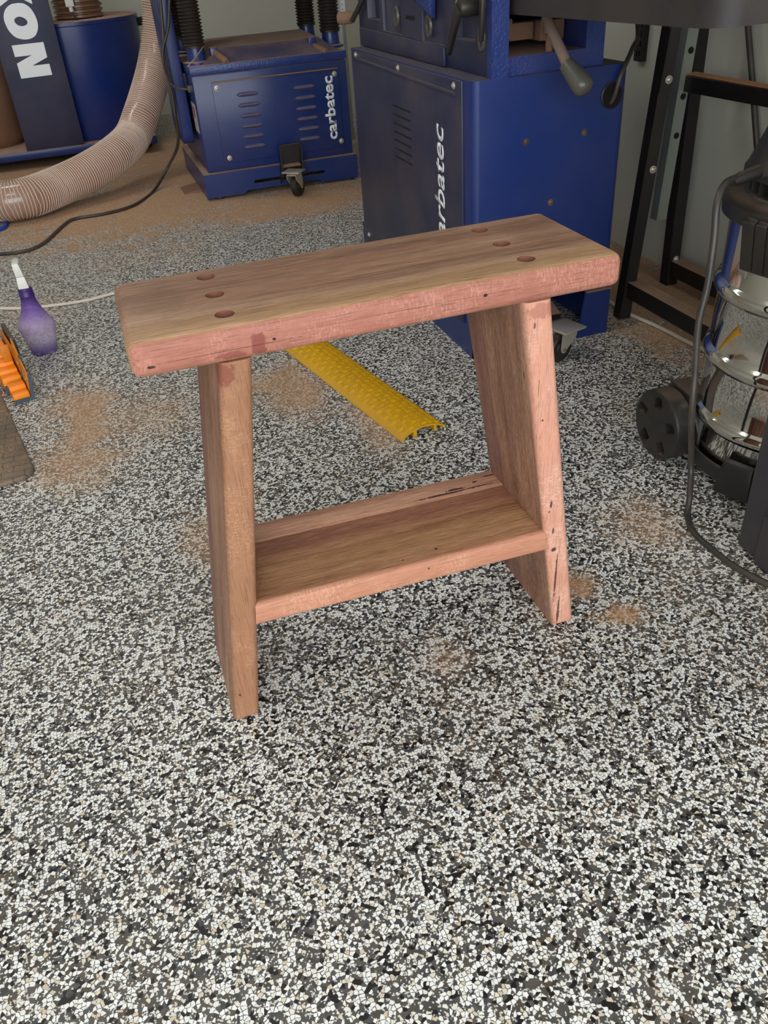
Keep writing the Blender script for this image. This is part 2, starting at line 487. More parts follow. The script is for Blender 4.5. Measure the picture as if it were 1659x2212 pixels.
def lettering(body, name, mat, parent, o, ex, ey, length, height=None, shear=0.0, bold=0.0, thick=0.0008):
    """flat printed word: ex reading direction, ey letter-up direction; scaled to the given length and total height"""
    cu = bpy.data.curves.new('t', 'FONT')
    cu.body = body; cu.size = 1; cu.offset = bold; cu.resolution_u = 3; cu.shear = shear
    to = bpy.data.objects.new('t', cu); COL.objects.link(to)
    dg = bpy.context.evaluated_depsgraph_get()
    me = bpy.data.meshes.new_from_object(to.evaluated_get(dg))
    bpy.data.objects.remove(to); bpy.data.curves.remove(cu)
    bm = B(); bm.from_mesh(me); bpy.data.meshes.remove(me)
    xs = [v.co.x for v in bm.verts]; ys = [v.co.y for v in bm.verts]
    sx = length / (max(xs) - min(xs)); sy = sx if height is None else height / (max(ys) - min(ys))
    ex, ey, o = Vector(ex).normalized(), Vector(ey).normalized(), Vector(o)
    nn = ex.cross(ey)
    x0, y0 = min(xs), min(ys)
    for v in bm.verts:
        v.co = o + ex * ((v.co.x - x0) * sx) + ey * ((v.co.y - y0) * sy)
    r = bmesh.ops.extrude_face_region(bm, geom=bm.faces[:])
    bmesh.ops.translate(bm, verts=[g for g in r['geom'] if isinstance(g, bmesh.types.BMVert)], vec=nn * thick)
    return done(bm, name, mat, parent, smooth=False)
def copy_part(o, delta, parent):
    c = o.copy(); COL.objects.link(c); c.parent = parent
    c.location = o.location + Vector(delta)
    return c
def caster(root, c, yaw, r, w, plate=True, s=1.0):
    """swivel castor: c = wheel contact point on the floor"""
    c = Vector(c); ca, sa = math.cos(yaw), math.sin(yaw)
    ax = Vector((ca, sa, 0)); tr = Vector((-sa, ca, 0))          # axle direction, trailing direction
    hub = c + Vector((0, 0, r)); piv = hub - tr * (r * 0.55)
    bm = B()
    lathe(bm, [(0, -w / 2), (r * .45, -w / 2), (r * .5, -w * .42), (r * .86, -w * .46), (r, -w * .3), (r, w * .3), (r * .86, w * .46), (r * .5, w * .42), (r * .45, w / 2), (0, w / 2)], hub, ax, 28)
    wh = done(bm, 'caster_wheel', 'rubber', root)
    top = r * 2.15
    bm = B()
    for sgn in (-1, 1):
        o = c + ax * (sgn * (w / 2 + 0.003)) 
        poly = [(-r * .25, r * .75), (r * .22, r * .8), (r * .1 - r * .2, top), (-r * 1.15, top), (-r * 1.15, top * .8)]
        # tongue that narrows to the axle, rounded end
        pts = [(-r * 1.2, top), (-r * 1.15, top * .82)]
        pts += [(0 + r * .26 * math.cos(t), r + r * .26 * math.sin(t)) for t in [PI * 1.05 + i * PI * 0.95 / 6 for i in range(7)]]
        pts += [(r * .2, top)]
        prism(bm, pts, o, tr, (0, 0, 1), ax * (sgn * 0.0025))
    b0 = c + Vector((0, 0, top))
    mid = piv + Vector((0, 0, top - r))
    bar(bm, mid - ax * (w / 2 + .005), mid + ax * (w / 2 + .005), r * 1.3, 0.004)
    done(bm, 'caster_fork', 'steel', root, smooth=False)
    bm = B()
    cyl(bm, c + ax * (-w / 2 - .008) + Vector((0, 0, r)), c + ax * (w / 2 + .008) + Vector((0, 0, r)), r * .14, n=12)
    done(bm, 'axle_bolt', 'brown', root)
    bm = B()
    lathe(bm, [(0, 0), (r * .62, 0), (r * .7, r * .1), (r * .62, r * .22), (0, r * .22)], mid, (0, 0, 1), 28)
    done(bm, 'swivel_ring', 'steel', root)
    if plate:
        bm = B()
        pz = mid + Vector((0, 0, r * .26))
        bar(bm, pz - tr * (r * 1.0 * s), pz + tr * (r * 1.0 * s), r * 2.1 * s, 0.005)
        done(bm, 'caster_plate', 'steel', root, bevel=0.0015)
    return mid

# ------------------------------------------------------------------ the room
x0, x1, y0, y1, H = ROOM['x0'], ROOM['x1'], ROOM['y0'], ROOM['y1'], ROOM['h']
def struct(name, bm, mat, **k):
    return tag(done(bm, name, mat, smooth=False, **k), kind='structure')
struct('floor', box(B(), x0 - .15, x1 + .15, y0, y1 + .15, -0.12, 0), 'floor')
struct('wall_back', box(B(), x0 - .15, x1 + .15, y1, y1 + .15, 0, H), 'wall')
struct('wall_right', box(B(), x1, x1 + .15, y0, y1, 0, H), 'wall')
struct('wall_left', box(B(), x0 - .15, x0, y0, y1, 0, H), 'wall')
struct('ceiling', box(B(), x0 - .15, x1 + .15, y0, y1 + .15, H, H + .15), 'ceiling')
bm = B()
box(bm, x0 - .15, x1 + .15, y0 - .15, y0, 2.3, H + .15)
box(bm, x0 - .15, -3.1, y0 - .15, y0, -0.12, 2.3)
box(bm, 1.1, x1 + .15, y0 - .15, y0, -0.12, 2.3)
struct('wall_front', bm, 'wall')
struct('driveway', box(B(), -9, 7, y0 - 12, y0 - .001, -0.15, -0.02), 'concrete')

# batten lamps added unseen on the ceiling to lighten the background
def emission(name, col, st):
    m, nt, bs = newmat(name)
    bs.inputs['Base Color'].default_value = col
    bs.inputs['Emission Color'].default_value = col
    bs.inputs['Emission Strength'].default_value = st
    return m
M['lamp'] = emission('added_lamp_diffuser', (1, 0.97, 0.92, 1), 16.0)
for i, (lx, ly) in enumerate([(-0.9, 0.7), (-0.9, 3.3)]):
    t = thing('added_batten_lamp', ['added white batten lamp on the ceiling near the open door', 'added white batten lamp on the ceiling near the back wall'][i], 'lamp', (lx, ly, H - .07), 'added batten lamps')
    done(box(B(), lx - .6, lx + .6, ly - .05, ly + .05, H - .03, H - .001), 'added_lamp_body', 'white_trim', t, bevel=0.004)
    done(box(B(), lx - .58, lx + .58, ly - .04, ly + .04, H - .065, H - .03), 'diffuser', 'lamp', t, bevel=0.008)

# ------------------------------------------------------------------ the timber bench
HB, LB, WB, TB = 0.5625, 0.5497, 0.1975, 0.0386
XB, XT, TK = 0.2616, 0.1895, 0.03525
WT, WBOT = 0.0955, 0.0862
ZT = HB - TB
SH, ST = 0.1918, 0.0348
HX, HY = 0.1711, 0.0628
BLK = lin(24, 18, 20)
MAROON = lin(128, 66, 56)
M['w_seat'] = wood('seat_hardwood', 'x', lin(112, 80, 64), lin(154, 118, 96), lin(182, 148, 122),
    bands=[(-0.10, -0.048, 0.01, lin(186, 148, 104), 0.5), (0.035, 0.06, 0.008, lin(150, 104, 82), 0.35), (-0.02, 0.012, 0.012, lin(158, 114, 90), 0.3)],
    edge=(1, -0.0935, -0.0965, lin(160, 99, 84), lin(218, 162, 142)),
    marks=[((-0.255, -0.0988, 0.536), (0.005, 0.004, 0.0018), BLK, 0.9), ((-0.13, -0.0988, 0.541), (0.0026, 0.004, 0.0018), BLK, 0.95),
           ((0.105, -0.0988, 0.544), (0.0028, 0.004, 0.0018), BLK, 0.95), ((-0.146, -0.0988, 0.538), (0.009, 0.005, 0.014), MAROON, 0.8),
           ((-0.175, -0.0988, 0.532), (0.016, 0.005, 0.005), MAROON, 0.65), ((-0.17, -0.0988, 0.538), (0.085, 0.004, 0.0005), BLK, 0.6),
           ((0.08, -0.0988, 0.545), (0.10, 0.004, 0.0004), BLK, 0.4), ((0.22, -0.0988, 0.532), (0.055, 0.004, 0.0004), BLK, 0.4), ((-0.03, -0.0988, 0.545), (0.09, 0.004, 0.0004), BLK, 0.4),
           ((-0.23, 0.01, 0.5625), (0.033, 0.045, 0.01), lin(120, 92, 70), 0.25), ((0.225, 0.03, 0.5625), (0.035, 0.05, 0.01), lin(128, 92, 76), 0.35)])
legk = dict(dark=lin(116, 80, 64), mid=lin(154, 112, 90), light=lin(184, 146, 118), edge=(1, -0.080, -0.0865, lin(148, 102, 76), lin(208, 164, 126)))
M['w_leg_l'] = wood('leg_hardwood_warm', 'z', marks=[((-0.20, -0.093, 0.512), (0.030, 0.02, 0.016), MAROON, 0.75), ((-0.24, -0.092, 0.36), (0.0016, 0.01, 0.0016), BLK, 0.9),
    ((-0.235, -0.09, 0.30), (0.0016, 0.01, 0.0016), BLK, 0.9), ((-0.245, -0.09, 0.155), (0.0018, 0.01, 0.0018), BLK, 0.9), ((-0.246, -0.088, 0.05), (0.0018, 0.01, 0.0018), BLK, 0.9),
    ((-0.25, -0.02, 0.16), (0.03, 0.004, 0.008), lin(214, 178, 140), 0.8), ((-0.25, 0.03, 0.2), (0.03, 0.002, 0.008), BLK, 0.7)], **legk)
M['w_leg_r'] = wood('leg_hardwood_pink', 'z', dict(legk)['dark'], legk['mid'], legk['light'], edge=(1, -0.080, -0.0865, lin(204, 142, 118), lin(246, 208, 188)),
    marks=[((0.178, -0.094, 0.512), (0.024, 0.02, 0.010), MAROON, 0.4), ((0.168, -0.094, 0.495), (0.0016, 0.01, 0.005), BLK, 0.7), ((0.178, -0.094, 0.415), (0.0007, 0.01, 0.013), BLK, 0.6),
           ((0.186, -0.092, 0.368), (0.0016, 0.01, 0.0016), BLK, 0.9), ((0.207, -0.09, 0.235), (0.0018, 0.01, 0.007), BLK, 0.85), ((0.205, -0.09, 0.222), (0.0015, 0.01, 0.0015), BLK, 0.9),
           ((0.213, -0.09, 0.188), (0.0018, 0.01, 0.006), BLK, 0.8), ((0.2165, -0.09, 0.154), (0.004, 0.01, 0.004), BLK, 0.9), ((0.223, -0.088, 0.10), (0.0016, 0.01, 0.045), BLK, 0.85),
           ((0.232, -0.088, 0.03), (0.002, 0.01, 0.03), BLK, 0.85), ((0.172, -0.074, 0.425), (0.02, 0.0014, 0.006), BLK, 0.85)])
M['w_leg_dark'] = wood('leg_hardwood_plum', 'z', lin(96, 62, 54), lin(134, 92, 80), lin(158, 114, 98))
M['w_shelf'] = wood('shelf_hardwood', 'x', lin(126, 84, 60), lin(166, 120, 88), lin(190, 146, 110),
    bands=[(0.012, 0.06, 0.012, lin(132, 82, 68), 0.75), (-0.05, -0.012, 0.012, lin(172, 130, 88), 0.4)],
    edge=(1, -0.079, -0.085, lin(184, 124, 98), lin(228, 180, 150)),
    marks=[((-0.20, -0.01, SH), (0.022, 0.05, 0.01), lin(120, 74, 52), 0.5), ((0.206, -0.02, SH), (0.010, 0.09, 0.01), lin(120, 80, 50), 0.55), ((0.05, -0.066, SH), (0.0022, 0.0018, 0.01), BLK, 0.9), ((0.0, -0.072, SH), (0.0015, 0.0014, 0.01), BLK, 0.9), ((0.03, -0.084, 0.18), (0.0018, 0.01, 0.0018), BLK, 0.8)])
M['w_shelf_b'] = wood('shelf_hardwood_pale', 'x', lin(150, 104, 84), lin(188, 140, 114), lin(208, 166, 138),
    marks=[((0.115, 0.052, SH), (0.055, 0.0022, 0.01), lin(40, 18, 30), 0.9), ((0.13, 0.058, SH), (0.018, 0.003, 0.01), lin(40, 18, 30), 0.9), ((0.165, 0.053, SH), (0.035, 0.0013, 0.01), BLK, 0.9),
           ((0.165, 0.066, SH), (0.005, 0.002, 0.01), BLK, 0.9), ((0.192, 0.074, SH), (0.012, 0.0016, 0.01), BLK, 0.9), ((-0.2, 0.06, SH), (0.012, 0.03, 0.01), lin(140, 98, 76), 0.6)])

bench = thing('wooden_bench', 'small reddish hardwood bench with splayed board legs and a low shelf', 'bench', (0, 0, 0))
b = box(B(), -LB / 2, LB / 2, -WB / 2, WB / 2, ZT, HB)
bmesh.ops.bevel(b, geom=b.edges[:], offset=0.0105, segments=4, profile=0.5, affect='EDGES')
holes = []
for s in (-1, 1):
    for k in (-1, 0, 1):
        holes.append(cyl(B(), (s * HX, k * HY, HB - 0.024), (s * HX, k * HY, HB + 0.02), 0.0105, n=32))
seat = done(cut(b, holes), 'seat', 'w_seat', bench, label='thick seat board with six round counterbored holes')
M['hole_wood'] = paint('shaded_hole_wood', lin(142, 92, 72), 0.6, var=0.5)  # cut wood in the holes, darkened to carry the shade inside them
seat.data.materials.append(M['hole_wood'])
for pg in seat.data.polygons:
    c = pg.center
    if c.z < HB - .002 and min((abs(c.x) - HX) ** 2 + (c.y - k * HY) ** 2 for k in (-1, 0, 1)) < .0108 ** 2 and c.z > HB - .03:
        pg.material_index = 1
def leg_hex(s, ya, yb):
    """ya, yb: fractions of the half depth at front and back"""
    xo0, xi0, xo1, xi1 = s * XB, s * (XB - TK), s * XT, s * (XT - TK)
    if s < 0:
        xo0, xi0, xo1, xi1 = xi0, xo0, xi1, xo1
    return [(xi0, ya * WBOT, 0), (xo0, ya * WBOT, 0), (xo0, yb * WBOT, 0), (xi0, yb * WBOT, 0),
            (xi1, ya * WT, ZT), (xo1, ya * WT, ZT), (xo1, yb * WT, ZT), (xi1, yb * WT, ZT)]
def bevel_edges(bm, test, off, seg=4):
    bmesh.ops.recalc_face_normals(bm, faces=bm.faces)
    bmesh.ops.bevel(bm, geom=[e for e in bm.edges if test((e.verts[0].co + e.verts[1].co) / 2, (e.verts[0].co - e.verts[1].co))], offset=off, segments=seg, profile=0.5, affect='EDGES')
for s, mt in ((-1, 'w_leg_l'), (1, 'w_leg_r')):
    bm = hexa(B(), leg_hex(s, -1, 0.42))
    bevel_edges(bm, lambda c, d: (c.y < -0.08 and abs(d.z) > 0.1) or (c.y < -0.05 and c.z < 0.001), 0.0085)
    lg = done(bm, 'leg', mt, bench)
    bm = hexa(B(), leg_hex(s, 0.42, 1))
    bevel_edges(bm, lambda c, d: c.y > 0.06 and abs(d.z) > 0.1, 0.006)
    done(bm, 'back_board', 'w_leg_dark', lg, label='darker plum board along the back of the leg')
def inner(z):
    return XB + (XT - XB) * z / ZT - TK
dz = 0.004
def shelf_hex(ya, yb):
    zl, zr = SH + dz, SH - dz
    a, c = inner(SH - ST), inner(SH)
    a, c = a + .002, c + .002
    return [(-a, ya, zl - ST), (a, ya, zr - ST), (a, yb, zr - ST), (-a, yb, zl - ST), (-c, ya, zl), (c, ya, zr), (c, yb, zr), (-c, yb, zl)]
ys = -(WBOT + (WT - WBOT) * SH / ZT) + 0.001
bm = hexa(B(), shelf_hex(ys, 0.041))
bevel_edges(bm, lambda c, d: c.y < -0.08 and abs(d.x) > 0.1, 0.008)
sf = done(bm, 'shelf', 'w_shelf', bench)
done(hexa(B(), shelf_hex(0.0411, -ys - .002)), 'back_board', 'w_shelf_b', sf, bevel=0.0008, label='pale back board of the shelf with a dark split')

def screw(parent, p, n, r=0.006, mat='steel', name='screw'):
    """pan-head screw on a washer; p on the surface, n outward"""
    p, n = Vector(p), Vector(n)
    bm = B()
    lathe(bm, [(r * 1.5, 0), (r * 1.5, r * .25), (r, r * .3), (r * .95, r * .7), (r * .6, r * 1.0), (r * .25, r * 1.02), (r * .2, r * .7), (0, r * .7)], p, n, 14)
    return done(bm, name, mat, parent)

# ------------------------------------------------------------------ thicknesser planer on its blue stand
pl_ = thing('thicknesser_planer', 'blue thicknesser planer on a louvred cabinet with four bellows columns', 'woodworking machine', (0.49, 3.1, 0))
SX0, SX1, SY0, SY1 = 0.145, 0.815, 2.77, 3.46
bm = B()
o = Vector((0, SY0, 0)); ex, ez = Vector((1, 0, 0)), Vector((0, 0, 1))
sl0, sl1, sa, sb = 0.355, 0.66, 0.044, 0.058
prism(bm, [(SX0, .010), (SX0 + .16, .010), (SX0 + .175, .022), (SX1 - .175, .022), (SX1 - .16, .010), (SX1, .010), (SX1, sa), (SX0, sa)], o, ex, ez, (0, .006, 0))
prism(bm, [(SX0, sb), (SX1, sb), (SX1, .10), (SX0, .10)], o, ex, ez, (0, .006, 0))
prism(bm, [(SX0, sa), (sl0 - .006, sa), (sl0, sb), (SX0, sb)], o, ex, ez, (0, .006, 0))
prism(bm, [(sl1, sa), (SX1, sa), (SX1, sb), (sl1 + .006, sb)], o, ex, ez, (0, .006, 0))
box(bm, SX0, SX0 + .006, SY0 + .006, SY1, .010, .10)
box(bm, SX1 - .006, SX1, SY0 + .006, SY1, .010, .10)
box(bm, SX0, SX1, SY0, SY1, .10, .104)
done(bm, 'base_skirt', 'blue', pl_, smooth=False)
for fx, fy in ((.20, 2.80), (.78, 2.80), (.20, 3.42), (.78, 3.42)):
    done(cyl(B(), (fx, fy, 0), (fx, fy, .014), .02, n=16), 'levelling_foot', 'rubber', pl_)
done(box(B(), .17, .808, 2.80, 3.44, .104, .467), 'cabinet', 'blue', pl_, bevel=.006)
done(box(B(), .166, .812, 2.796, 3.445, .4675, .499), 'cast_rim', 'blue_cast', pl_, bevel=.004)
done(hexa(B(), [(.222, 2.815, .499), (.79, 2.815, .499), (.79, 3.41, .499), (.222, 3.41, .499), (.318, 2.885, .548), (.722, 2.885, .548), (.765, 3.34, .548), (.312, 3.34, .548)]), 'hood', 'hood', pl_, bevel=.004)
fp = done(box(B(), .243, .770, 2.7945, 2.80, .135, .437), 'front_panel', 'blue', pl_, bevel=.0015)
done(box(B(), .243, .765, 2.789, 2.7945, .436, .4405), 'dust_ledge', 'brown', fp)
def louver(x, z):
    bm = B()
    n = 8; L = .047; rows = []
    for i in range(n + 1):
        t = -1 + 2 * i / n
        w = math.sqrt(max(0, 1 - abs(t) ** 5))
        rows.append((x + t * L, .011 * w + .0005))
    vs = []
    for (px, h) in rows:
        vs.append([bm.verts.new((px, 2.7944, z - h * .75)), bm.verts.new((px, 2.7944 - h, z - h * .1)), bm.verts.new((px, 2.7944 - h * .75, z + h * .45)), bm.verts.new((px, 2.7944, z + h * .75))])
    for a, c in zip(vs, vs[1:]):
        for k in range(3):
            bm.faces.new((a[k], c[k], c[k + 1], a[k + 1]))
    bm.faces.new(vs[0]); bm.faces.new(vs[-1][::-1])
    return done(bm, 'louver', 'louver', fp, angle=60)
lo = louver(.382, .383)
for c_ in range(2):
    for k in range(6):
        if c_ or k:
            copy_part(lo, (c_ * .2375, 0, -k * .0394), fp)
for sx_, sz_ in ((.262, .415), (.752, .418), (.268, .153), (.757, .160)):
    screw(fp, (sx_, 2.7945, sz_), (0, -1, 0), .007)
lettering('carbatec', 'maker_name', 'white', fp, (.744, 2.7944, .170), (0, 0, 1), (-1, 0, 0), .243, .047, bold=.028)
for (cx, cy) in ((.213, 2.88), (.795, 2.96), (.213, 3.37), (.80, 3.38)):
    bm = B()
    lathe(bm, [(.052, .499), (.052, .507), (.038, .511), (.036, .515), (.034, .56), (.0, .56)], (cx, cy, 0), n=32)
    cl = done(bm, 'column_sleeve', 'blue_drum', pl_)
    bm = B()
    prof = [(0, .556), (.041, .556), (.041, .564)]
    z = .566
    while z < .93:
        prof += [(.0435, z), (.0445, z + .0022), (.036, z + .0065), (.036, z + .0075)]; z += .0118
    prof += [(.036, .935), (0, .935)]
    lathe(bm, prof, (cx, cy, 0), n=28)
    done(bm, 'bellows', 'rubber', pl_, angle=25)
bm = box(B(), .175, .85, 2.78, 3.43, .935, 1.22)
done(bm, 'head_casting', 'blue_cast', pl_, bevel=.02, seg=3)
for p, q in ((PY(464, 113, 2.865), PY(490, 134, 2.80)), (PY(676, 99, 2.865), PY(706, 112, 2.80))):
    bm = B(); d = (q - p)
    lathe(bm, [(0, 0), (.012, 0), (.013, d.length * .2), (.0135, d.length * .95), (.011, d.length), (0, d.length)], p, d, 18)
    done(bm, 'lock_handle', 'brown', pl_)
    bm = box(B(), p.x - .018, p.x + .012, 2.855, 2.90, .505, .552)
    done(bm, 'handle_bracket', 'blue_drum', pl_, bevel=.003)
bm = B()
prism(bm, [(2.955, .235), (2.962, .21), (2.98, .196), (3.22, .196), (3.24, .21), (3.247, .24), (3.247, 1.05), (2.955, 1.05)], (.108, 0, 0), (0, 1, 0), (0, 0, 1), (.048, 0, 0))
done(bm, 'belt_guard', 'blue', pl_, bevel=.006, seg=3)
bm = box(B(), .156, .172, 3.0, 3.2, .40, .46)
done(bm, 'guard_bracket', 'blue_dusty', pl_)
done(box(B(), .1692, .170, 2.85, 2.96, .25, .36), 'warning_label', 'sticker', pl_)
done(box(B(), .1688, .1692, 2.885, 2.93, .305, .345), 'warning_mark', 'red', pl_)
g = PY(403, 193, 2.83)
bm = box(B(), .150, .172, 2.815, 2.845, g.z - .012, g.z + .012)
done(bm, 'cable_gland', 'charcoal', pl_, bevel=.002)
done(tube(B(), spline([(.152, 2.83, g.z), (.13, 2.835, g.z + .002), PY(377, 187, 2.86), PY(366, 178, 2.93)], 6), .005, 8), 'gland_cable', 'cord', pl_)
done(tube(B(), spline([PY(405, 144, 2.80), PY(421, 126, 2.81), PY(440, 100, 2.86), (.27, 2.95, .551)], 6), .0025, 6), 'depth_wire', 'lever', pl_)
done(hexa(B(), [(.07, 2.95, 0), (.15, 2.95, 0), (.15, 3.09, 0), (.066, 3.09, 0), (.07, 2.95, .004), (.15, 2.95, .014), (.15, 3.09, .014), (.066, 3.09, .004)]), 'floor_tab', 'brown', pl_)
# castor with its foot pedal on the skirt front
cx = .515
bm = B()
hexa(bm, [(cx - .052, 2.70, .07), (cx - .047, 2.70, .07), (cx - .047, 2.768, .03), (cx - .052, 2.768, .03), (cx - .043, 2.742, .182), (cx - .038, 2.742, .182), (cx - .038, 2.768, .13), (cx - .043, 2.768, .13)])
hexa(bm, [(cx + .036, 2.70, .07), (cx + .041, 2.70, .07), (cx + .041, 2.768, .06), (cx + .036, 2.768, .06), (cx + .048, 2.742, .178), (cx + .053, 2.742, .178), (cx + .053, 2.768, .13), (cx + .048, 2.768, .13)])
hexa(bm, [(cx - .047, 2.745, .085), (cx + .036, 2.745, .085), (cx + .036, 2.752, .085), (cx - .047, 2.752, .085), (cx - .038, 2.744, .184), (cx + .048, 2.744, .184), (cx + .048, 2.751, .184), (cx - .038, 2.751, .184)])
hexa(bm, [(cx - .047, 2.715, .098), (cx + .036, 2.715, .098), (cx + .036, 2.745, .104), (cx - .047, 2.745, .104), (cx - .047, 2.715, .103), (cx + .036, 2.715, .103), (cx + .036, 2.745, .109), (cx - .047, 2.745, .109)])
done(bm, 'pedal_bracket', 'black', pl_, smooth=False)
caster(pl_, (cx - .006, 2.64, 0), math.radians(-38), .043, .032, s=.85)

# ------------------------------------------------------------------ jointer
jt = thing('jointer', 'big blue jointer with a dusty side panel, long black table and a grey-gripped lever', 'woodworking machine', (.69, 1.27, 0))
JX0, JX1, JY0, JY1 = .505, .872, .835, 1.705
bm = box(B(), JX0, JX1, JY0, JY1, .122, .613)
bevel_edges(bm, lambda c, d: abs(d.z) > .2, .016, 5)
hole = PY(1321, 206, .835)
cabm = cut(bm, [cyl(B(), (hole.x, .80, hole.z), (hole.x, .90, hole.z), .0235, n=32)])
M['jointer_front'] = paint('blue_paint_scuffed', lin(18, 46, 112), 0.33, dust=0.9, film=0.16, dustcol=lin(92, 84, 90))
done(cabm, 'cabinet', 'jointer_front', jt, angle=30)
bm = B()
lathe(bm, [(.0240, -.003), (.0240, .002), (.027, .002), (.0275, .0), (.027, -.004), (.024, -.006), (.0230, -.004), (.0240, -.003)], (hole.x, JY0 + .002, hole.z), (0, 1, 0), 32)
done(bm, 'grommet', 'rubber', jt)
done(cyl(B(), (hole.x, .8355, hole.z), (hole.x, .845, hole.z), .0236, n=32), 'cord_hole_shade', 'hole', jt)  # dark disc painted in place of the shade inside the cord hole
bm = B()                                                    # plinth plates with the castor bay open at the front
box(bm, JX0, JX0 + .006, JY0, JY1, 0, .122)
box(bm, JX0, JX0 + .05, JY0, JY0 + .006, 0, .122)
box(bm, JX1 - .006, JX1, JY0, JY1, 0, .122)
prism(bm, [(.792, 0), (.876, 0), (.876, .118), (.808, .118)], (0, JY0 - .004, 0), (1, 0, 0), (0, 0, 1), (0, .006, 0))
box(bm, JX0, JX1, JY1 - .006, JY1, 0, .122)
done(bm, 'plinth', 'jointer_front', jt, smooth=False)
done(hexa(B(), [(.808, JY0 - .008, .116), (.878, JY0 - .008, .116), (.878, JY0 + .004, .116), (.808, JY0 + .004, .116), (.808, JY0 - .008, .1195), (.878, JY0 - .008, .1195), (.878, JY0 + .004, .1195), (.808, JY0 + .004, .1195)]), 'plinth_lip', 'brown', jt)
bm = B()
box(bm, .56, .80, 1.02, 1.05, .03, .11); bar(bm, (.60, .86, .05), (.62, 1.02, .11), .02, .02); bar(bm, (.735, .85, .06), (.745, 1.02, .10), .03, .016); box(bm, .66, .72, .90, 1.02, .08, .10)
done(bm, 'foot_linkage', 'black', jt)
caster(jt, (.684, .735, 0), math.radians(106), .034, .026, s=1.0)
# dusty side panel
sp_ = done(box(B(), JX0 - .004, JX0 + .001, .885, 1.672, .075, .6095), 'side_panel', 'blue_dusty', jt, bevel=.0012)
bm = B()
tube(bm, spline([(JX0 - .004, 1.64, .592), (JX0 - .004, 1.27, .5865), (JX0 - .004, .915, .5815)], 4), .0045, 8)
done(bm, 'pressed_rib', 'blue_dusty', sp_)
sl = done(hexa(B(), [(JX0 - .0055, 1.205, .5075), (JX0 - .003, 1.205, .5075), (JX0 - .003, 1.335, .5075), (JX0 - .0055, 1.335, .5075), (JX0 - .0045, 1.208, .5115), (JX0 - .003, 1.208, .5115), (JX0 - .003, 1.332, .5115), (JX0 - .0045, 1.332, .5115)]), 'vent_slot_shade', 'hole', sp_, smooth=False)  # dark strips on the panel paint the shade of the louver gaps
for k in range(1, 7):
    copy_part(sl, (0, 0, -k * .0205), sp_)
for sy_, sz_ in ((1.632, .6015), (1.279, .6), (.925, .598), (1.632, .10), (.925, .10)):
    screw(sp_, (JX0 - .004, sy_, sz_), (-1, 0, 0), .005)
lettering('carbatec', 'maker_name', 'white', sp_, (JX0 - .0041, .990, .222), (0, 0, 1), (0, 1, 0), .288, .060, shear=.22, bold=.012)
for sx_, sz_ in ((.630, .484), (.772, .486), (.697, .348)):
    screw(jt, (sx_, JY0, sz_), (0, -1, 0), .005, 'rust', 'bolt')
# casting above the cabinet: left wall with pockets, front rail and posts
wall_ = box(B(), .552, .584, .845, 1.742, .613, .83)
cuts = [box(B(), .54, .576, 1.555, 1.66, .683, .79), box(B(), .54, .574, .925, 1.045, .674, .735), box(B(), .54, .559, 1.095, 1.238, .655, .80), box(B(), .54, .560, 1.385, 1.53, .660, .84)]
bm = cut(wall_, cuts)
done(bm, 'fence_casting', 'blue_dusty', jt, bevel=.0025)
bm = box(B(), .586, .815, .85, 1.74, .613, .700)
bm = cut(bm, [box(B(), .5845, .771, .80, 1.25, .648, .72)])
box(bm, .772, .815, .85, 1.0, .7002, .73)
box(bm, .548, .586, .838, .86, .613, .752)
done(bm, 'bed_casting', 'blue_cast', jt, angle=30)
bm = B()
hexa(bm, [(.546, .86, .752), (.586, .838, .752), (.586, .90, .752), (.546, .93, .752), (.560, .90, .80), (.586, .88, .80), (.586, .95, .80), (.560, .96, .80)])
done(bm, 'casting_nose', 'blue_cast', jt, bevel=.004)
bm = B()
hexa(bm, [(.538, 1.155, .712), (.556, 1.155, .70), (.556, 1.27, .735), (.538, 1.27, .745), (.53, 1.14, .83), (.556, 1.14, .83), (.556, 1.30, .83), (.53, 1.30, .83)])
done(bm, 'fence_block', 'blue_cast', jt, bevel=.006)
done(hexa(B(), [(.543, 1.085, .614), (.552, 1.085, .614), (.552, 1.72, .614), (.543, 1.72, .614), (.543, 1.085, .655), (.552, 1.085, .652), (.552, 1.72, .66), (.543, 1.72, .66)]), 'casting_step', 'blue_dusty', jt, bevel=.003)
def oval(y, z):
    bm = B()
    for t0, rr in ((0, 1.0),):
        n = 24
        ring = []
        for i in range(n):
            t = 2 * PI * i / n
            ring.append([(.5525, y + .017 * math.cos(t), z + .024 * math.sin(t)), (.5475, y + .0155 * math.cos(t), z + .0225 * math.sin(t)), (.5475, y + .011 * math.cos(t), z + .017 * math.sin(t)), (.5525, y + .0105 * math.cos(t), z + .0165 * math.sin(t))])
        vs = [[bm.verts.new(p) for p in r] for r in ring]
        for i in range(n):
            a, c = vs[i], vs[(i + 1) % n]
            for k in range(3):
                bm.faces.new((a[k], c[k], c[k + 1], a[k + 1]))
    return done(bm, 'oval_boss', 'grip', jt)
oval(1.416, .699); oval(1.19, .690); oval(.893, .683)
done(box(B(), .5505, .5535, 1.29, 1.345, .697, .705), 'slot_plate', 'hole', jt)
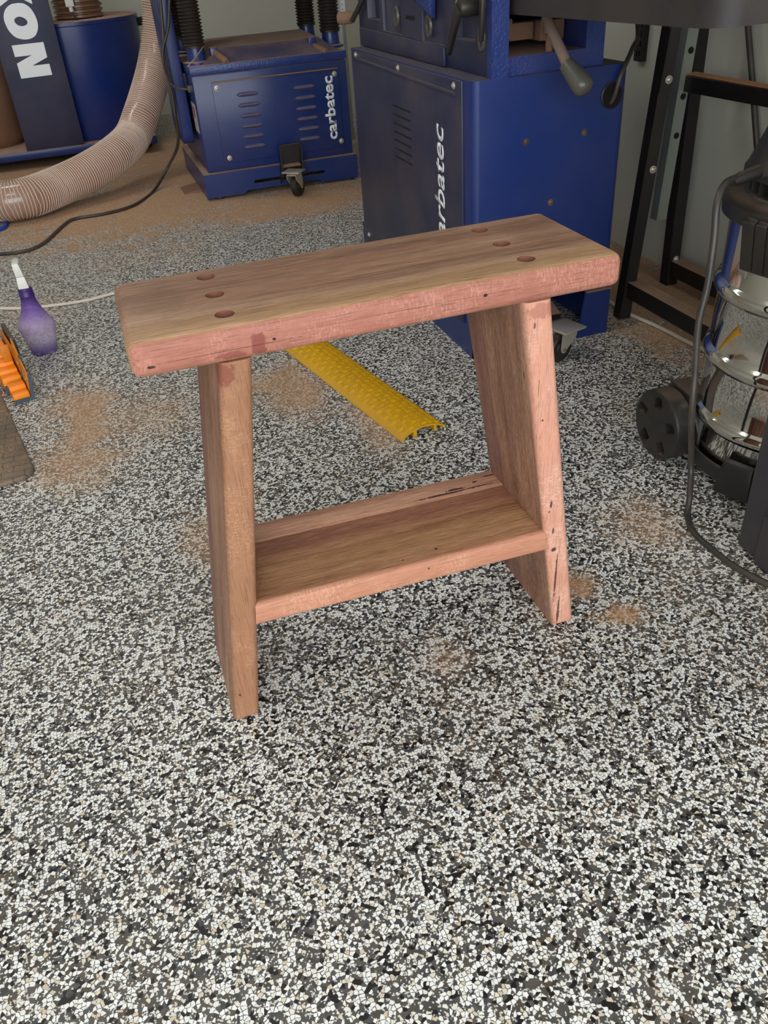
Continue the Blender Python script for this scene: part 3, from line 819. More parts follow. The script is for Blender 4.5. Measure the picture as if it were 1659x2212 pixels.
def clamp_lever(p, e, hubr, w, mat='plastic'):
    """handle from hub p to end e on the casting's left side"""
    p, e = Vector(p), Vector(e)
    bm = B()
    lathe(bm, [(0, .045), (hubr * .9, .045), (hubr, .03), (hubr * .85, .0), (hubr * .6, -.004), (0, -.004)], (p.x + .045, p.y, p.z), (-1, 0, 0), 20)
    d = (e - p)
    s = d.cross(Vector((1, 0, 0))).normalized()
    t = Vector((.005, 0, 0))
    hexa(bm, [p - s * w - t, p + s * w - t, p + s * w + t, p - s * w + t, e - s * w * .45 - t, e + s * w * .45 - t, e + s * w * .45 + t, e - s * w * .45 + t])
    return done(bm, 'clamp_lever', mat, jt, bevel=.002)
clamp_lever(PX(990, 18, .505), PX(969, 116, .515), .018, .014)
clamp_lever(PX(1043, -14, .535), PX(1040, 90, .535), .012, .008)
bm = B(); lathe(bm, [(0, -.002), (.02, -.002), (.0205, .012), (.019, .016), (0, .016)], PX(1007, 11, .535), (-1, 0, 0), 24); done(bm, 'collar', 'steel', jt)
gp = PX(752, 38, .55); ge = PX(738, 36, .53)
bm = B(); lathe(bm, [(0, 0), (.013, 0), (.017, .012), (.017, .042), (.012, .052), (0, .053)], gp + Vector((.02, 0, 0)), (-1, .55, -.05), 20); done(bm, 'far_knob', 'brown', jt)
bm = B(); hexa(bm, [PX(758, 44, .536) + Vector(v) for v in ((0, -.008, -.006), (.008, -.008, -.006), (.008, .02, -.002), (0, .02, -.002))] + [PX(787, -12, .536) + Vector(v) for v in ((0, -.012, 0), (.008, -.012, 0), (.008, .022, 0), (0, .022, 0))])
done(bm, 'far_lever', 'plastic', jt, bevel=.002)
# mechanism seen through the front opening
bm = B()
box(bm, .588, .64, .93, .97, .67, .71); box(bm, .60, .70, .95, 1.0, .665, .699); box(bm, .71, .769, .94, 1.0, .66, .699)
done(bm, 'tilt_mechanism', 'brown', jt, bevel=.004)
bm = B(); lathe(bm, [(0, 0), (.008, 0), (.008, .03), (.0145, .033), (.0145, .045), (.011, .052), (0, .053)], (.694, .868, .6485), (0, 0, 1), 18); done(bm, 'stop_bolt', 'brown', jt)
bm = B(); lathe(bm, [(0, 0), (.011, 0), (.011, .008), (.005, .009), (0, .006)], (.621, .93, .69), (0, -1, 0), 18); done(bm, 'pivot_pin', 'brown', jt)
# long black table overhanging towards the open door
bm = B()
tx0, tx1, ty0, ty1 = .600, .905, .215, 1.74
poly = [(tx0, ty1), (tx0, ty0 + .05)]
poly += [(tx0 + .042 - .042 * math.cos(a), ty0 + .05 - .05 * math.sin(a)) for a in [PI / 2 * i / 6 for i in range(1, 7)]]
poly += [(tx1 - .042 + .042 * math.sin(a), ty0 + .05 - .05 * math.cos(a)) for a in [PI / 2 * i / 6 for i in range(0, 7)]]
poly += [(tx1, ty1)]
zb = lambda y: .7115 + (.733 - .7115) * max(0, (.86 - y)) / .66 if y < .86 else .7115
va = [bm.verts.new((x, y, zb(y))) for x, y in poly]; vb_ = [bm.verts.new((x, y, .815)) for x, y in poly]
bm.faces.new(va[::-1]); bm.faces.new(vb_)
for i in range(len(poly)):
    j = (i + 1) % len(poly); bm.faces.new((va[i], va[j], vb_[j], vb_[i]))
done(bm, 'outfeed_table', 'black_table', jt, angle=50)
# tilt lever
a_, b_, c_ = PY(1180, 40, .872), PY(1229, 147, .735), PY(1263, 192, .70)
done(cyl(B(), a_, b_, .011, .0105, 20), 'lever_rod', 'lever', jt)
d = c_ - b_
bm = B(); L = d.length + .012
lathe(bm, [(0, -.012), (.0145, -.011), (.0165, 0), (.019, L * .3), (.0215, L * .62), (.0215, L * .74), (.0175, L * .87), (.009, L * .95), (0, L * .97)], b_, d, 28)
done(bm, 'lever_grip', 'grip', jt, angle=60)
done(tube(B(), spline([(hole.x - .008, .875, hole.z - .03), (hole.x + .002, .835, hole.z - .012), PY(1342, 160, .825), PY(1366, 105, .85), PY(1378, 60, .90), (.95, 1.0, .80)], 8), .0052, 10), 'power_cord', 'cord', jt)

# ------------------------------------------------------------------ black steel stand along the right wall
st = thing('steel_stand', 'black angle-iron stand against the green wall behind the jointer', 'stand', (1.08, .7, 0))
def angle_iron(name, p, q, dx, dy, w, mat, t=.004):
    """L section from p to q with flanges along dx and dy"""
    p, q, dx, dy = Vector(p), Vector(q), Vector(dx).normalized(), Vector(dy).normalized()
    bm = B()
    prism(bm, [(0, 0), (w, 0), (w, t), (t, t), (t, w), (0, w)], p, dx, dy, q - p)
    return done(bm, name, mat, st, smooth=False)
A0 = PZ(1338, 690, .002)
A1 = PY(1446, 62, .915); A1 = A0 + (A1 - A0) * (.86 / A1.z)
lgA = angle_iron('leg', A0, A1, (1, -.1, 0), (0, 1, 0), .030, 'black')
angle_iron('leg', (1.195, 1.035, 0), (1.19, 1.05, .86), (1, 0, 0), (0, 1, 0), .034, 'black')
angle_iron('leg', (.946, .45, .002), (1.045, .43, .86), (1, .1, 0), (0, -1, 0), .030, 'black')
angle_iron('leg', (1.195, .41, 0), (1.19, .40, .86), (1, 0, 0), (0, 1, 0), .034, 'black')
angle_iron('rail', (1.20, 1.045, .07), (1.20, .42, .07), (1, 0, 0), (0, 0, -1), .04, 'black')
angle_iron('rail', (.962, .925, .098), (.962, .43, .098), (1, 0, 0), (0, 0, -1), .04, 'black')
angle_iron('cross_rail', (.955, .93, .815), (1.22, 1.04, .815), (0, 0, -1), (.4, -1, 0), .04, 'black')
G0 = PX(1418, 477, 1.12); G1 = PX(1487, 62, 1.12); G1 = G0 + (G1 - G0) * ((.84 - G0.z) / (G1.z - G0.z))
gv = angle_iron('upright', G0, G1, (0, 1, 0), (1, 0, 0), .030, 'galv', .003)
for pz_ in (.60, .50, .41):
    p = G0.lerp(G1, (pz_ - G0.z) / (G1.z - G0.z)) + Vector((.017, -.0003, 0))
    done(cyl(B(), p, p + Vector((0, -.0012, 0)), .0075, n=16), 'bolt_hole_shade', 'hole', gv)  # dark disc on the flange stands for the shade in a hole
rl = angle_iron('upper_rail', (1.135, G0.y - .004, .545), (1.135, .43, .549), (1, 0, 0), (0, 0, -1), .034, 'black', .003)
done(box(B(), 1.136, 1.169, .45, 1.0, .5486, .5505), 'sawdust_layer', 'sawdust', rl)
for (px, py) in ((1447, 180), (1408, 368)):
    p = PX(px, py, .999)
    t_ = (p.z - A0.z) / (A1.z - A0.z)
    p = A0.lerp(A1, t_) + Vector((.02, -.003, 0))
    screw(st, p, (-.1, -1, 0), .006, 'steel', 'bolt')
screw(st, A0.lerp(A1, .08) + Vector((.02, -.003, 0)), (-.1, -1, 0), .007, 'steel', 'bolt')
for z_ in (.075, .055):
    screw(st, (1.213, 1.034, z_), (0, -1, 0), .006, 'steel', 'bolt')
bm = B()
prism(bm, [(-.012, 0), (.012, 0), (.012, .11), (-.012, .13)], A0.lerp(A1, .62) + Vector((-.004, 0, 0)), (0, 1, 0), (.115, .03, 1), (-.003, 0, 0))
done(bm, 'gusset_plate', 'black', st, smooth=False)
done(box(B(), .93, 1.24, .39, 1.09, .862, .885), 'top_plate', 'black', st, bevel=.003)

# slotted strip and cable on the right wall
bm = B()
p = PX(1378, 132, 1.272)
strip = cut(box(B(), 1.268, 1.284, p.y - .022, p.y + .018, p.z, p.z + .9), [box(B(), 1.255, 1.30, p.y - .012 + k * .014, p.y - .006 + k * .014, p.z + .012 + j * .024, p.z + .026 + j * .024) for j in range(6) for k in range(2)])
tag(done(strip, 'slotted_wall_strip', 'black', at=(1.276, p.y, p.z), smooth=False), 'black slotted metal strip screwed to the green wall beside the jointer', 'wall strip')
pts = [PX(1610, -60, 1.266), PX(1616, 60, 1.266), PX(1624, 160, 1.266), PX(1634, 300, 1.267), PX(1640, 380, 1.268), (1.268, .80, .22), (1.268, .78, .06), (1.268, .72, .008), (1.268, .5, .008)]
tag(done(tube(B(), spline(pts, 8), .0075, 10), 'hanging_cable', 'cord', at=(1.26, .85, 0)), 'thick dark cable hanging down the green wall behind the shop vacuum', 'cable')

# ------------------------------------------------------------------ shop vacuum
VX, VY = .838, .150
vc = thing('shop_vacuum', 'stainless drum shop vacuum with black head and big side wheel', 'vacuum cleaner', (VX, VY, 0))
R0 = .165
prof = [(0, .036), (R0 * .9, .036), (R0 * .97, .04), (R0 - .001, .048), (R0, .052)]
for zr in (.118, .232, .350):
    prof += [(R0, zr - .015), (R0 + .0005, zr - .014), (R0 + .005, zr - .011), (R0 + .0085, zr - .005), (R0 + .0095, zr), (R0 + .0085, zr + .005), (R0 + .005, zr + .011), (R0 + .0005, zr + .014), (R0, zr + .015)]
prof += [(R0, .468), (R0 + .004, .472), (0, .472)]
done(lathe(B(), prof, (VX, VY, 0), n=96), 'drum', 'chrome', vc, angle=30)
ZH = .035
prof = [(0, .428), (R0 + .004, .428), (R0 + .016, .433), (R0 + .018, .455), (R0 + .008, .463), (R0 - .012, .465), (R0 - .014, .468), (0, .468)]
prof = [(r_, z_ + ZH) for r_, z_ in prof]
done(lathe(B(), prof, (VX, VY, 0), n=64), 'head_rim', 'plastic', vc)
done(lathe(B(), [(0, .468 + ZH), (R0 - .03, .468 + ZH), (R0 - .03, .494 + ZH), (0, .494 + ZH)], (VX, VY, 0), n=48), 'vent_core', 'hole', vc)
bm = B()
for i in range(36):
    a = 2 * PI * i / 36
    d = Vector((math.cos(a), math.sin(a), 0))
    c0 = Vector((VX, VY, .480 + ZH)) + d * (R0 - .022)
    bar(bm, c0 - d * .008, c0 + d * .008, .0025, .027)
tag(done(bm, 'vent_fins', 'plastic', vc, smooth=False), kind='stuff')
done(lathe(B(), [(r_, z_ + ZH) for r_, z_ in [(0, .492), (R0 - .008, .492), (R0 - .008, .498), (R0 - .012, .503), (R0 - .030, .55), (R0 - .050, .61), (R0 - .058, .618), (0, .622)]], (VX, VY, 0), n=64), 'motor_cover', 'plastic', vc)
a = -2.1; d = Vector((math.cos(a), math.sin(a), 0)); s_ = Vector((-d.y, d.x, 0)); c0 = Vector((VX, VY, 0)) + d * (R0 - .022)
hexa_ = [c0 + s_ * w + d * k + Vector((0, 0, z)) for (w, k, z) in ((-.03, -.05, .565), (.03, -.05, .565), (.03, .012, .565), (-.03, .012, .565), (-.028, -.06, .63), (.028, -.06, .63), (.028, -.008, .63), (-.028, -.008, .63))]
done(hexa(B(), hexa_), 'switch_housing', 'rubber', vc, bevel=.004)
bm = B()
tube(bm, spline([(VX - .09, VY, .62), (VX - .08, VY, .68), (VX, VY, .70), (VX + .08, VY, .68), (VX + .09, VY, .62)], 6), .012, 10)
done(bm, 'carry_handle', 'plastic', vc)
for a in (-2.96, -.6, 1.3):
    d = Vector((math.cos(a), math.sin(a), 0)); s = Vector((-d.y, d.x, 0))
    bm = B()
    for w0, w1 in ((-.034, -.012), (-.010, .010), (.012, .034)):
        p = [Vector((VX, VY, z + ZH)) + d * rr + s * w for (w, rr, z) in ((w0, R0 + .004, .365), (w1, R0 + .004, .365), (w1, R0 + .014, .37), (w0, R0 + .014, .37), (w0, R0 + .012, .452), (w1, R0 + .012, .452), (w1, R0 + .026, .445), (w0, R0 + .026, .445))]
        hexa(bm, p)
    box_ = None
    done(bm, 'latch', 'plastic', vc, bevel=.002)
# base dolly and wheels
bm = B()
lathe(bm, [(0, .018), (R0 + .004, .018), (R0 + .012, .026), (R0 + .012, .050), (R0 + .007, .054), (R0 + .003, .050), (R0 + .003, .036), (0, .034)], (VX, VY, 0), n=56)
for a in (-2.75, -1.9, -.4, .6):
    d = Vector((math.cos(a), math.sin(a), 0)); s = Vector((-d.y, d.x, 0)); c0 = Vector((VX, VY, 0)) + d * (R0 + .002)
    hexa(bm, [c0 + s * w + d * k + Vector((0, 0, z)) for (w, k, z) in ((-.04, -.03, .012), (.04, -.03, .012), (.034, .022, .012), (-.034, .022, .012), (-.03, .004, .078), (.03, .004, .078), (.026, .012, .070), (-.026, .012, .070))])
done(bm, 'base_dolly', 'plastic', vc, bevel=.003)
for a in (-2.75, -1.9, -.4):
    d = Vector((math.cos(a), math.sin(a), 0)); c0 = Vector((VX, VY, .013)) + d * (R0 - .02)
    done(lathe(B(), [(0, -.008), (.012, -.008), (.013, 0), (.012, .008), (0, .008)], c0, (-d.y, d.x, 0), 20), 'front_castor', 'rubber', vc)
def big_wheel(sgn):
    wx, wy, wr, ww = VX + sgn * .205, VY + .120, .069, .042
    ax = (sgn, 0, 0)
    bm = B()
    lathe(bm, [(0, -ww), (wr * .9, -ww), (wr, -ww * .85), (wr, -.006), (wr * .97, -.002), (wr * .92, 0), (0, 0)], (wx, wy, wr), ax, 56)
    pk = []
    for k in range(5):
        a = 2 * PI * k / 5 + .35
        u = Vector((0, math.cos(a), math.sin(a))); v = Vector((0, -math.sin(a), math.cos(a)))
        c = Vector((wx, wy, wr)) + u * wr * .66
        c2 = B()
        prism(c2, [(-.012, -.011), (.008, -.011), (.014, -.005), (.014, .005), (.008, .011), (-.012, .011)], c + Vector((sgn * .004, 0, 0)), u, v, (-sgn * .018, 0, 0))
        pk.append(c2)
    w = done(cut(bm, pk), 'wheel', 'plastic', vc, angle=32)
    bm = B()
    poly = [(wy - .075, .02), (wy - .07, .07), (wy - .03, .135), (wy + .03, .142), (wy + .055, .10), (wy + .045, .03)]
    prism(bm, poly, (wx - sgn * (ww + .003), 0, 0), (0, 1, 0), (0, 0, 1), (-sgn * .045, 0, 0))
    done(bm, 'wheel_bracket', 'plastic', vc, bevel=.006)
big_wheel(-1); big_wheel(1)
e = PY(1592, 383, .17)
bm = B(); lathe(bm, [(0, -.02), (.010, -.02), (.010, .012), (.007, .03), (0, .03)], e + Vector((.02, 0, 0)), (-1, -.1, -.15), 14); done(bm, 'cord_boot', 'rubber', vc)
pts = [e, PY(1566, 398, .155), PY(1549, 440, .14), PY(1542, 520, .125), PY(1528, 620, .115), PY(1509, 700, .11), PY(1502, 800, .10), PY(1494, 900, .09), PZ(1493, 1000, .075), PZ(1490, 1070, .03), PZ(1486, 1108, .008), PZ(1495, 1145, .006), PZ(1530, 1180, .006), PZ(1590, 1226, .006), PZ(1659, 1262, .006), PZ(1720, 1290, .006)]
done(tube(B(), spline(pts, 8), .0055, 10), 'power_cord', 'cord', vc)

# ------------------------------------------------------------------ dark machine cabinet at the right edge
mc = thing('machine_cabinet', 'charcoal sheet-metal machine cabinet with a small blue panel beside the vacuum cord', 'cabinet', (.75, -.2, 0))
done(box(B(), .598, .96, -.42, -.030, .004, .46), 'side_shell', 'charcoal', mc, bevel=.003)
done(box(B(), .590, .598, -.42, -.078, .004, .095), 'lower_cover', 'charcoal', mc, bevel=.003)
done(box(B(), .594, .598, -.42, -.078, .097, .40), 'blue_panel', 'blue_dusty', mc, bevel=.002)

# ------------------------------------------------------------------ dust extractor with its lettered post
YP = 3.98
dc = thing('dust_extractor', 'blue dust extractor drum on a wheeled platform with a navy lettered post', 'dust extractor', (-.25, 4.25, 0))
zt = PY(0, 336, YP).z
pxr = .07
bm = box(B(), -1.15, pxr, YP, 4.80, zt - .038, zt)
done(bm, 'platform', 'blue', dc, bevel=.003)
pl0, pl1 = PY(60, 330, YP + .01), PY(183, 311, YP + .01)
pa, pb = pl0.x, pl1.x
post = done(box(B(), pa, pb, YP + .008, YP + .05, zt, 1.25), 'post', 'navy', dc, bevel=.003)
yl = YP + .0079
def glyph(poly, name='letter'):
    """printed letter: polygon traced in the post's own plane"""
    bm = B()
    pts = [PY(x, y, yl) for x, y in poly]
    prism(bm, [(p.x, p.z) for p in pts], (0, yl, 0), (1, 0, 0), (0, 0, 1), (0, -.0008, 0))
    return done(bm, name, 'white', post, smooth=False)
glyph([(25, 98.5), (93.5, 90.5), (102, 123.5), (70, 142), (106.5, 137.5), (113, 161.5), (46, 170), (36.5, 137.5), (68.5, 119), (32.5, 123.5)])
def ring_glyph():
    oc = [(40, 6.3), (52, 8), (66, 18), (77, 36), (82, 54), (80, 70), (73, 80), (60, 85), (46, 84.5), (33, 80), (21, 69), (13, 55), (8.5, 42), (8.3, 30), (13, 18), (24, 9)]
    ic = [(44, 36), (51, 38.5), (57, 43), (59.3, 48), (57.5, 53), (51, 56), (44, 56), (37.5, 53.5), (32, 48), (31, 43), (34, 38.5), (39, 36.3)]
    bm = B()
    O = spline([PY(x, y, yl) for x, y in oc + oc[:1]], 3)[:-1]; I = spline([PY(x, y, yl) for x, y in ic + ic[:1]], 4)[:-1]
    n = 48
    O = O[:48]; I = I[:48]
    # align start angles
    def ang(p, c): return math.atan2(p.z - c.z, p.x - c.x)
    co_ = sum(O, Vector()) / len(O); ci = sum(I, Vector()) / len(I)
    O.sort(key=lambda p: ang(p, co_)); I.sort(key=lambda p: ang(p, ci))
    rows = [[bm.verts.new((p.x, yy, p.z)) for p in L] for L in (O, I) for yy in (yl, yl - .0008)]
    for i in range(n):
        j = (i + 1) % n
        bm.faces.new((rows[1][i], rows[1][j], rows[3][j], rows[3][i]))
        bm.faces.new((rows[0][i], rows[0][j], rows[1][j], rows[1][i]))
        bm.faces.new((rows[2][i], rows[2][j], rows[3][j], rows[3][i]))
    return done(bm, 'letter', 'white', post, smooth=False)
ring_glyph()
glyph([(0 - 6, 18.5), (17.5, 0), (33, -12), (52, 0), (70.2, 9), (63, -18), (48, -26), (58, -38), (50, -62), (32, -40), (-24, -40), (-16, -18), (5, -14), (-14, 0)])
DX, DY, DR = -.225, 4.405, .35
bm = B()
lathe(bm, [(0, zt), (DR - .004, zt), (DR, zt + .01), (DR, .603), (DR + .004, .607), (DR + .004, .621), (DR - .004, .625), (0, .625)], (DX, DY, 0), n=72)
done(bm, 'drum', 'blue_drum', dc)
bm = B()
prof = [(0, .625)]; z = .628
while z < .95:
    prof += [(.112, z), (.124, z + .004), (.124, z + .014), (.112, z + .018)]; z += .022
prof += [(0, .95)]
lathe(bm, prof, (-.167, 4.30, 0), n=48)
done(bm, 'inlet_hose', 'hose_coil', dc)
bm = B(); p = PY(298, 46, DY)
lathe(bm, [(0, -.03), (.010, -.03), (.010, 0), (.020, .002), (.021, .045), (.016, .052), (0, .052)], p + Vector((-.02, 0, 0)), (1, 0, 0), 18); done(bm, 'clamp_knob', 'plastic', dc)
p = PY(150, 8, 4.12)
bm = B(); box(bm, p.x - .02, p.x + .02, p.y - .015, p.y + .015, p.z - .012, p.z + .09); cyl(bm, p + Vector((.002, 0, -.035)), p + Vector((0, 0, -.012)), .010, n=14)
done(bm, 'switch_plug', 'offwhite', dc, bevel=.002)
done(tube(B(), spline([p + Vector((.002, 0, -.03)), p + Vector((.012, .01, -.06)), p + Vector((.02, .03, -.075))], 5), .005, 8), 'plug_lead', 'cord', dc)
for (qx, qy) in ((.03, 4.16), (.03, 4.66), (-1.08, 4.06), (-1.08, 4.66)):
    caster(dc, (qx, qy, 0), .9, .026, .022, plate=False)
bm = B()
lathe(bm, [(0, zt), (.19, zt), (.225, zt + .05), (.23, .30), (.225, .55), (.19, .62), (0, .63)], (-.80, 4.35, 0), n=48)
M['bag'] = paint('brown_dust_bag', lin(134, 96, 72), 0.8, var=0.35, bmp=0.3, bscale=14)
done(bm, 'dust_bag', 'bag', dc)

# ------------------------------------------------------------------ ribbed flexible hose
hp = [(-1.75, 3.35, .083), (-1.35, 3.10, .083), (-1.0, 2.97, .083), PZ(-60, 428, .083), PZ(0, 435, .083), PZ(60, 427, .083), PZ(125, 403, .09), PZ(192, 371, .115), PZ(248, 335, .15), PY(284, 299, 3.34), PY(304, 250, 3.41), PY(320, 200, 3.49), PY(333, 150, 3.55), PY(341, 100, 3.58), PY(345, 50, 3.59), PY(346, 0, 3.59), PY(344, -90, 3.59), PY(338, -200, 3.59)]
path = spline(hp, 14)
HR = .076
hs_ = thing('flexible_hose', 'fat translucent brown ribbed dust hose curling up behind the planer', 'hose', path[40])
done(tube(B(), path, HR, 28), 'hose_wall', 'hose', hs_, angle=80)
# resample evenly, then one ring per rib
seg = [0.0]
for a, c in zip(path, path[1:]):
    seg.append(seg[-1] + (c - a).length)
def at_len(s):
    for i in range(len(seg) - 1):
        if seg[i + 1] >= s:
            t = (s - seg[i]) / max(1e-9, seg[i + 1] - seg[i])
            d = (path[min(i + 2, len(path) - 1)] - path[max(i - 1, 0)]).normalized()
            return path[i].lerp(path[i + 1], t), d
    return path[-1], (path[-1] - path[-2]).normalized()
bm = B()
pitch = .0105; turns = int(seg[-1] / pitch); K = 22
u = None; rows = []
for i in range(turns * K):
    p, d = at_len(i * pitch / K)
    if u is None:
        u, _ = frame(d)
    u = (u - d * u.dot(d)).normalized(); v = d.cross(u)
    a = 2 * PI * i / K
    rad = u * math.cos(a) + v * math.sin(a)
    c = p + rad * (HR + .001)
    rows.append([bm.verts.new(c + rad * (.0026 * math.cos(t)) + d * (.0022 * math.sin(t))) for t in (0, PI / 2, PI, 3 * PI / 2)])
for a, c in zip(rows, rows[1:]):
    for k in range(4):
        bm.faces.new((a[k], c[k], c[(k + 1) % 4], a[(k + 1) % 4]))
done(bm, 'spiral_rib', 'hose_rib', hs_, angle=180)

# ------------------------------------------------------------------ cables on the floor
pts = [PZ(-120, 556, .006), PZ(0, 549, .006), PZ(60, 541, .006), PZ(98, 522, .006), PZ(140, 484, .006), PZ(165, 472, .006), PZ(230, 461, .006), PZ(290, 443, .006), PZ(332, 412, .007), PY(362, 362, 3.2), PY(384, 312, 3.02), PY(380, 250, 2.95), PY(370, 180, 2.935), PY(356, 130, 2.925), PY(352, 70, 2.92), PY(346, 0, 2.92), PY(338, -80, 2.92)]
tag(done(tube(B(), spline(pts, 8), .0065, 10), 'power_cable', 'cord', at=(0, 3.0, 0)), 'black power cable snaking over the floor and up the planer belt guard', 'cable')
pts = [PY(372, -80, 2.915), PY(366, 0, 2.915), PY(363, 60, 2.915), PY(352, 105, 2.912), PY(354, 140, 2.915), PY(364, 170, 2.925), PY(372, 205, 2.93), PY(378, 250, 2.93)]
tag(done(tube(B(), spline(pts, 8), .0055, 10), 'guard_cable', 'cord', at=(.1, 2.92, .3)), 'thin dark cable bowed against the planer belt guard', 'cable')
pts = [PZ(-80, 660, .005), PZ(0, 666, .005), PZ(60, 665, .005), PZ(130, 658, .005), PZ(190, 648, .005), PZ(245, 634, .005), PZ(330, 600, .005), PZ(430, 572, .005) , PZ(520, 585, .005), (0.2, 1.60, .005), (.35, 1.55, .005)]
pts = pts[:6] + [PZ(300, 626, .005), (-.15, 1.62, .005), (-.08, 1.4, .005)]
tag(done(tube(B(), spline(pts, 8), .0048, 10), 'white_cable', 'whitecord', at=(-.45, 1.8, 0)), 'white cable running past the purple spray bottle', 'cable')
pts = [(1.0, 1.3, .005), (.99, 1.05, .005), PZ(1347, 672, .005), PZ(1420, 705, .005), PZ(1500, 746, .005), (1.03, .5, .005), (1.05, .3, .005)]
tag(done(tube(B(), spline(pts, 8), .0048, 10), 'pale_cable', 'whitecord', at=(1.0, .8, 0)), 'dusty pale cable lying under the black steel stand', 'cable')
pts = [PZ(-60, 472, .007), PZ(-10, 473, .007), PZ(8, 476, .007), PZ(14, 484, .007), PZ(6, 493, .007), PZ(-12, 497, .007), PZ(-60, 500, .007)]
tag(done(tube(B(), spline(pts, 8), .0085, 10), 'air_hose', 'bluehose', at=(-.7, 2.9, 0)), 'blue air hose loop poking out below the ribbed hose', 'hose')

# tall white straightedge standing at the back, behind the planer
p0, p1 = PY(735, 0, 3.62), PY(752, 110, 3.62)
sg = thing('straightedge', 'white aluminium straightedge standing upright behind the planer', 'straightedge', (1.05, 3.64, 0))
done(box(B(), 1.037, 1.041, 3.62, 3.66, 0, 1.5), 'edge_face', 'white_trim', sg, smooth=False)
done(box(B(), 1.041, 1.062, 3.63, 3.66, 0, 1.5), 'blade', 'galv', sg, smooth=False)
stk = done(box(B(), 1.0412, 1.066, 3.6295, 3.6299, .575, .95), 'paper_scale', 'white', sg, smooth=False)
for k in range(9):
    done(box(B(), 1.049, 1.056, 3.629, 3.6294, .588 + k * .02, .591 + k * .02), 'scale_mark', 'plastic', stk, smooth=False)

# ------------------------------------------------------------------ yellow cable cover
n0, n1, f0 = PZ(866, 955), PZ(962, 921), PZ(640, 755)
ac = (n1 - n0); WY = ac.length; ac.normalize()
al = Vector((0, 0, 1)).cross(ac).normalized()
LY = 1.0
yc = thing('cable_cover', 'yellow plastic floor cable cover with raised tread lying behind the bench', 'cable cover', (n0 + n1) / 2)
HY_ = .017
def crown(t):
    return .003 + HY_ * (1 - abs(2 * t - 1) ** 2.2)
bm = B()
N_ = 14
top = [(WY * i / N_, crown(i / N_)) for i in range(N_ + 1)]
def under(x):
    return max(0.0, crown(x / WY) - .0035)
bot = [(WY, 0), (WY * .93, 0), (WY * .93, under(WY * .93)), (WY * .80, under(WY * .80)), (WY * .80, .0), (WY * .74, .0), (WY * .74, under(WY * .74)), (WY * .5, under(WY * .5)), (WY * .36, under(WY * .36)), (WY * .36, 0), (WY * .28, 0), (WY * .28, under(WY * .28)), (WY * .1, under(WY * .1)), (WY * .08, 0), (0, 0)]
prism(bm, top + bot, n0, ac, (0, 0, 1), al * LY)
M['yellow_dusty'] = paint('dusty_yellow_plastic', lin(216, 164, 14), 0.5, var=0.1, film=0.5, dustcol=lin(168, 116, 44))
done(bm, 'cover_body', 'yellow_dusty', yc, angle=25)
bm = B()
pt = WY / 7.2
for r in range(int(LY / pt) - 1):
    for c in range(6):
        x = WY * .5 + (c - 2.5) * pt; y = (r + .75) * pt
        for k in (-1, 0, 1):
            if (r + c) % 2:
                a, e = (x - pt * .36, y + k * pt * .21), (x + pt * .36, y + k * pt * .21)
            else:
                a, e = (x + k * pt * .22, y - pt * .36), (x + k * pt * .22, y + pt * .36)
            P_ = [n0 + ac * q[0] + al * q[1] + Vector((0, 0, crown(max(0.02, min(.98, q[0] / WY))))) for q in (a, e)]
            bar(bm, P_[0], P_[1], .0015, .0044)
tag(done(bm, 'tread_bars', 'yellow', yc, smooth=False), kind='stuff')

# ------------------------------------------------------------------ purple spray bottle
bp = PZ(98, 760)
sb_ = thing('spray_bottle', 'translucent purple spray bottle with a white trigger head', 'bottle', bp)
RB = .047
prof = [(0, .003), (.030, .0), (.034, .004), (.036, .015), (.046, .068), (.0485, .078), (.046, .086), (.036, .104), (.027, .122), (.0205, .142), (.0175, .160), (.0165, .168), (.0150, .168), (.0160, .158), (.019, .141), (.0255, .121), (.0345, .102), (.0445, .085), (.047, .078), (.0445, .069), (.0345, .016), (.031, .006), (0, .006)]
done(lathe(B(), prof, bp, n=48, sx=1.0, sy=.72), 'bottle_body', 'bottle', sb_, angle=60)
done(lathe(B(), [(.0155, .160), (.0195, .160), (.0195, .163), (.0185, .166), (.0185, .178), (.0165, .180), (0, .180)], bp, n=28), 'screw_collar', 'purple', sb_)
bm = B()
T = lambda x, y, z: bp + Vector((x, y, z))
hexa(bm, [T(-.014, -.014, .1805), T(.013, -.014, .1805), T(.013, .014, .1805), T(-.014, .014, .1805), T(-.012, -.011, .212), T(.009, -.011, .212), T(.009, .013, .212), T(-.012, .013, .212)])
hexa(bm, [T(-.012, -.011, .2121), T(.009, -.011, .2121), T(.009, .02, .2121), T(-.012, .02, .2121), T(-.013, -.012, .246), T(.004, -.012, .246), T(.004, .045, .246), T(-.013, .045, .246)])
done(bm, 'spray_head', 'offwhite', sb_, bevel=.003)
bm = B(); cyl(bm, T(-.0045, .045, .236), T(-.0045, .06, .235), .009, .007, 16); done(bm, 'nozzle', 'offwhite', sb_)
bm = B(); hexa(bm, [T(-.009, .045, .17), T(.003, .045, .17), T(.003, .051, .17), T(-.009, .051, .17), T(-.009, .022, .222), T(.003, .022, .222), T(.003, .032, .222), T(-.009, .032, .222)]); done(bm, 'trigger', 'offwhite', sb_, bevel=.002)

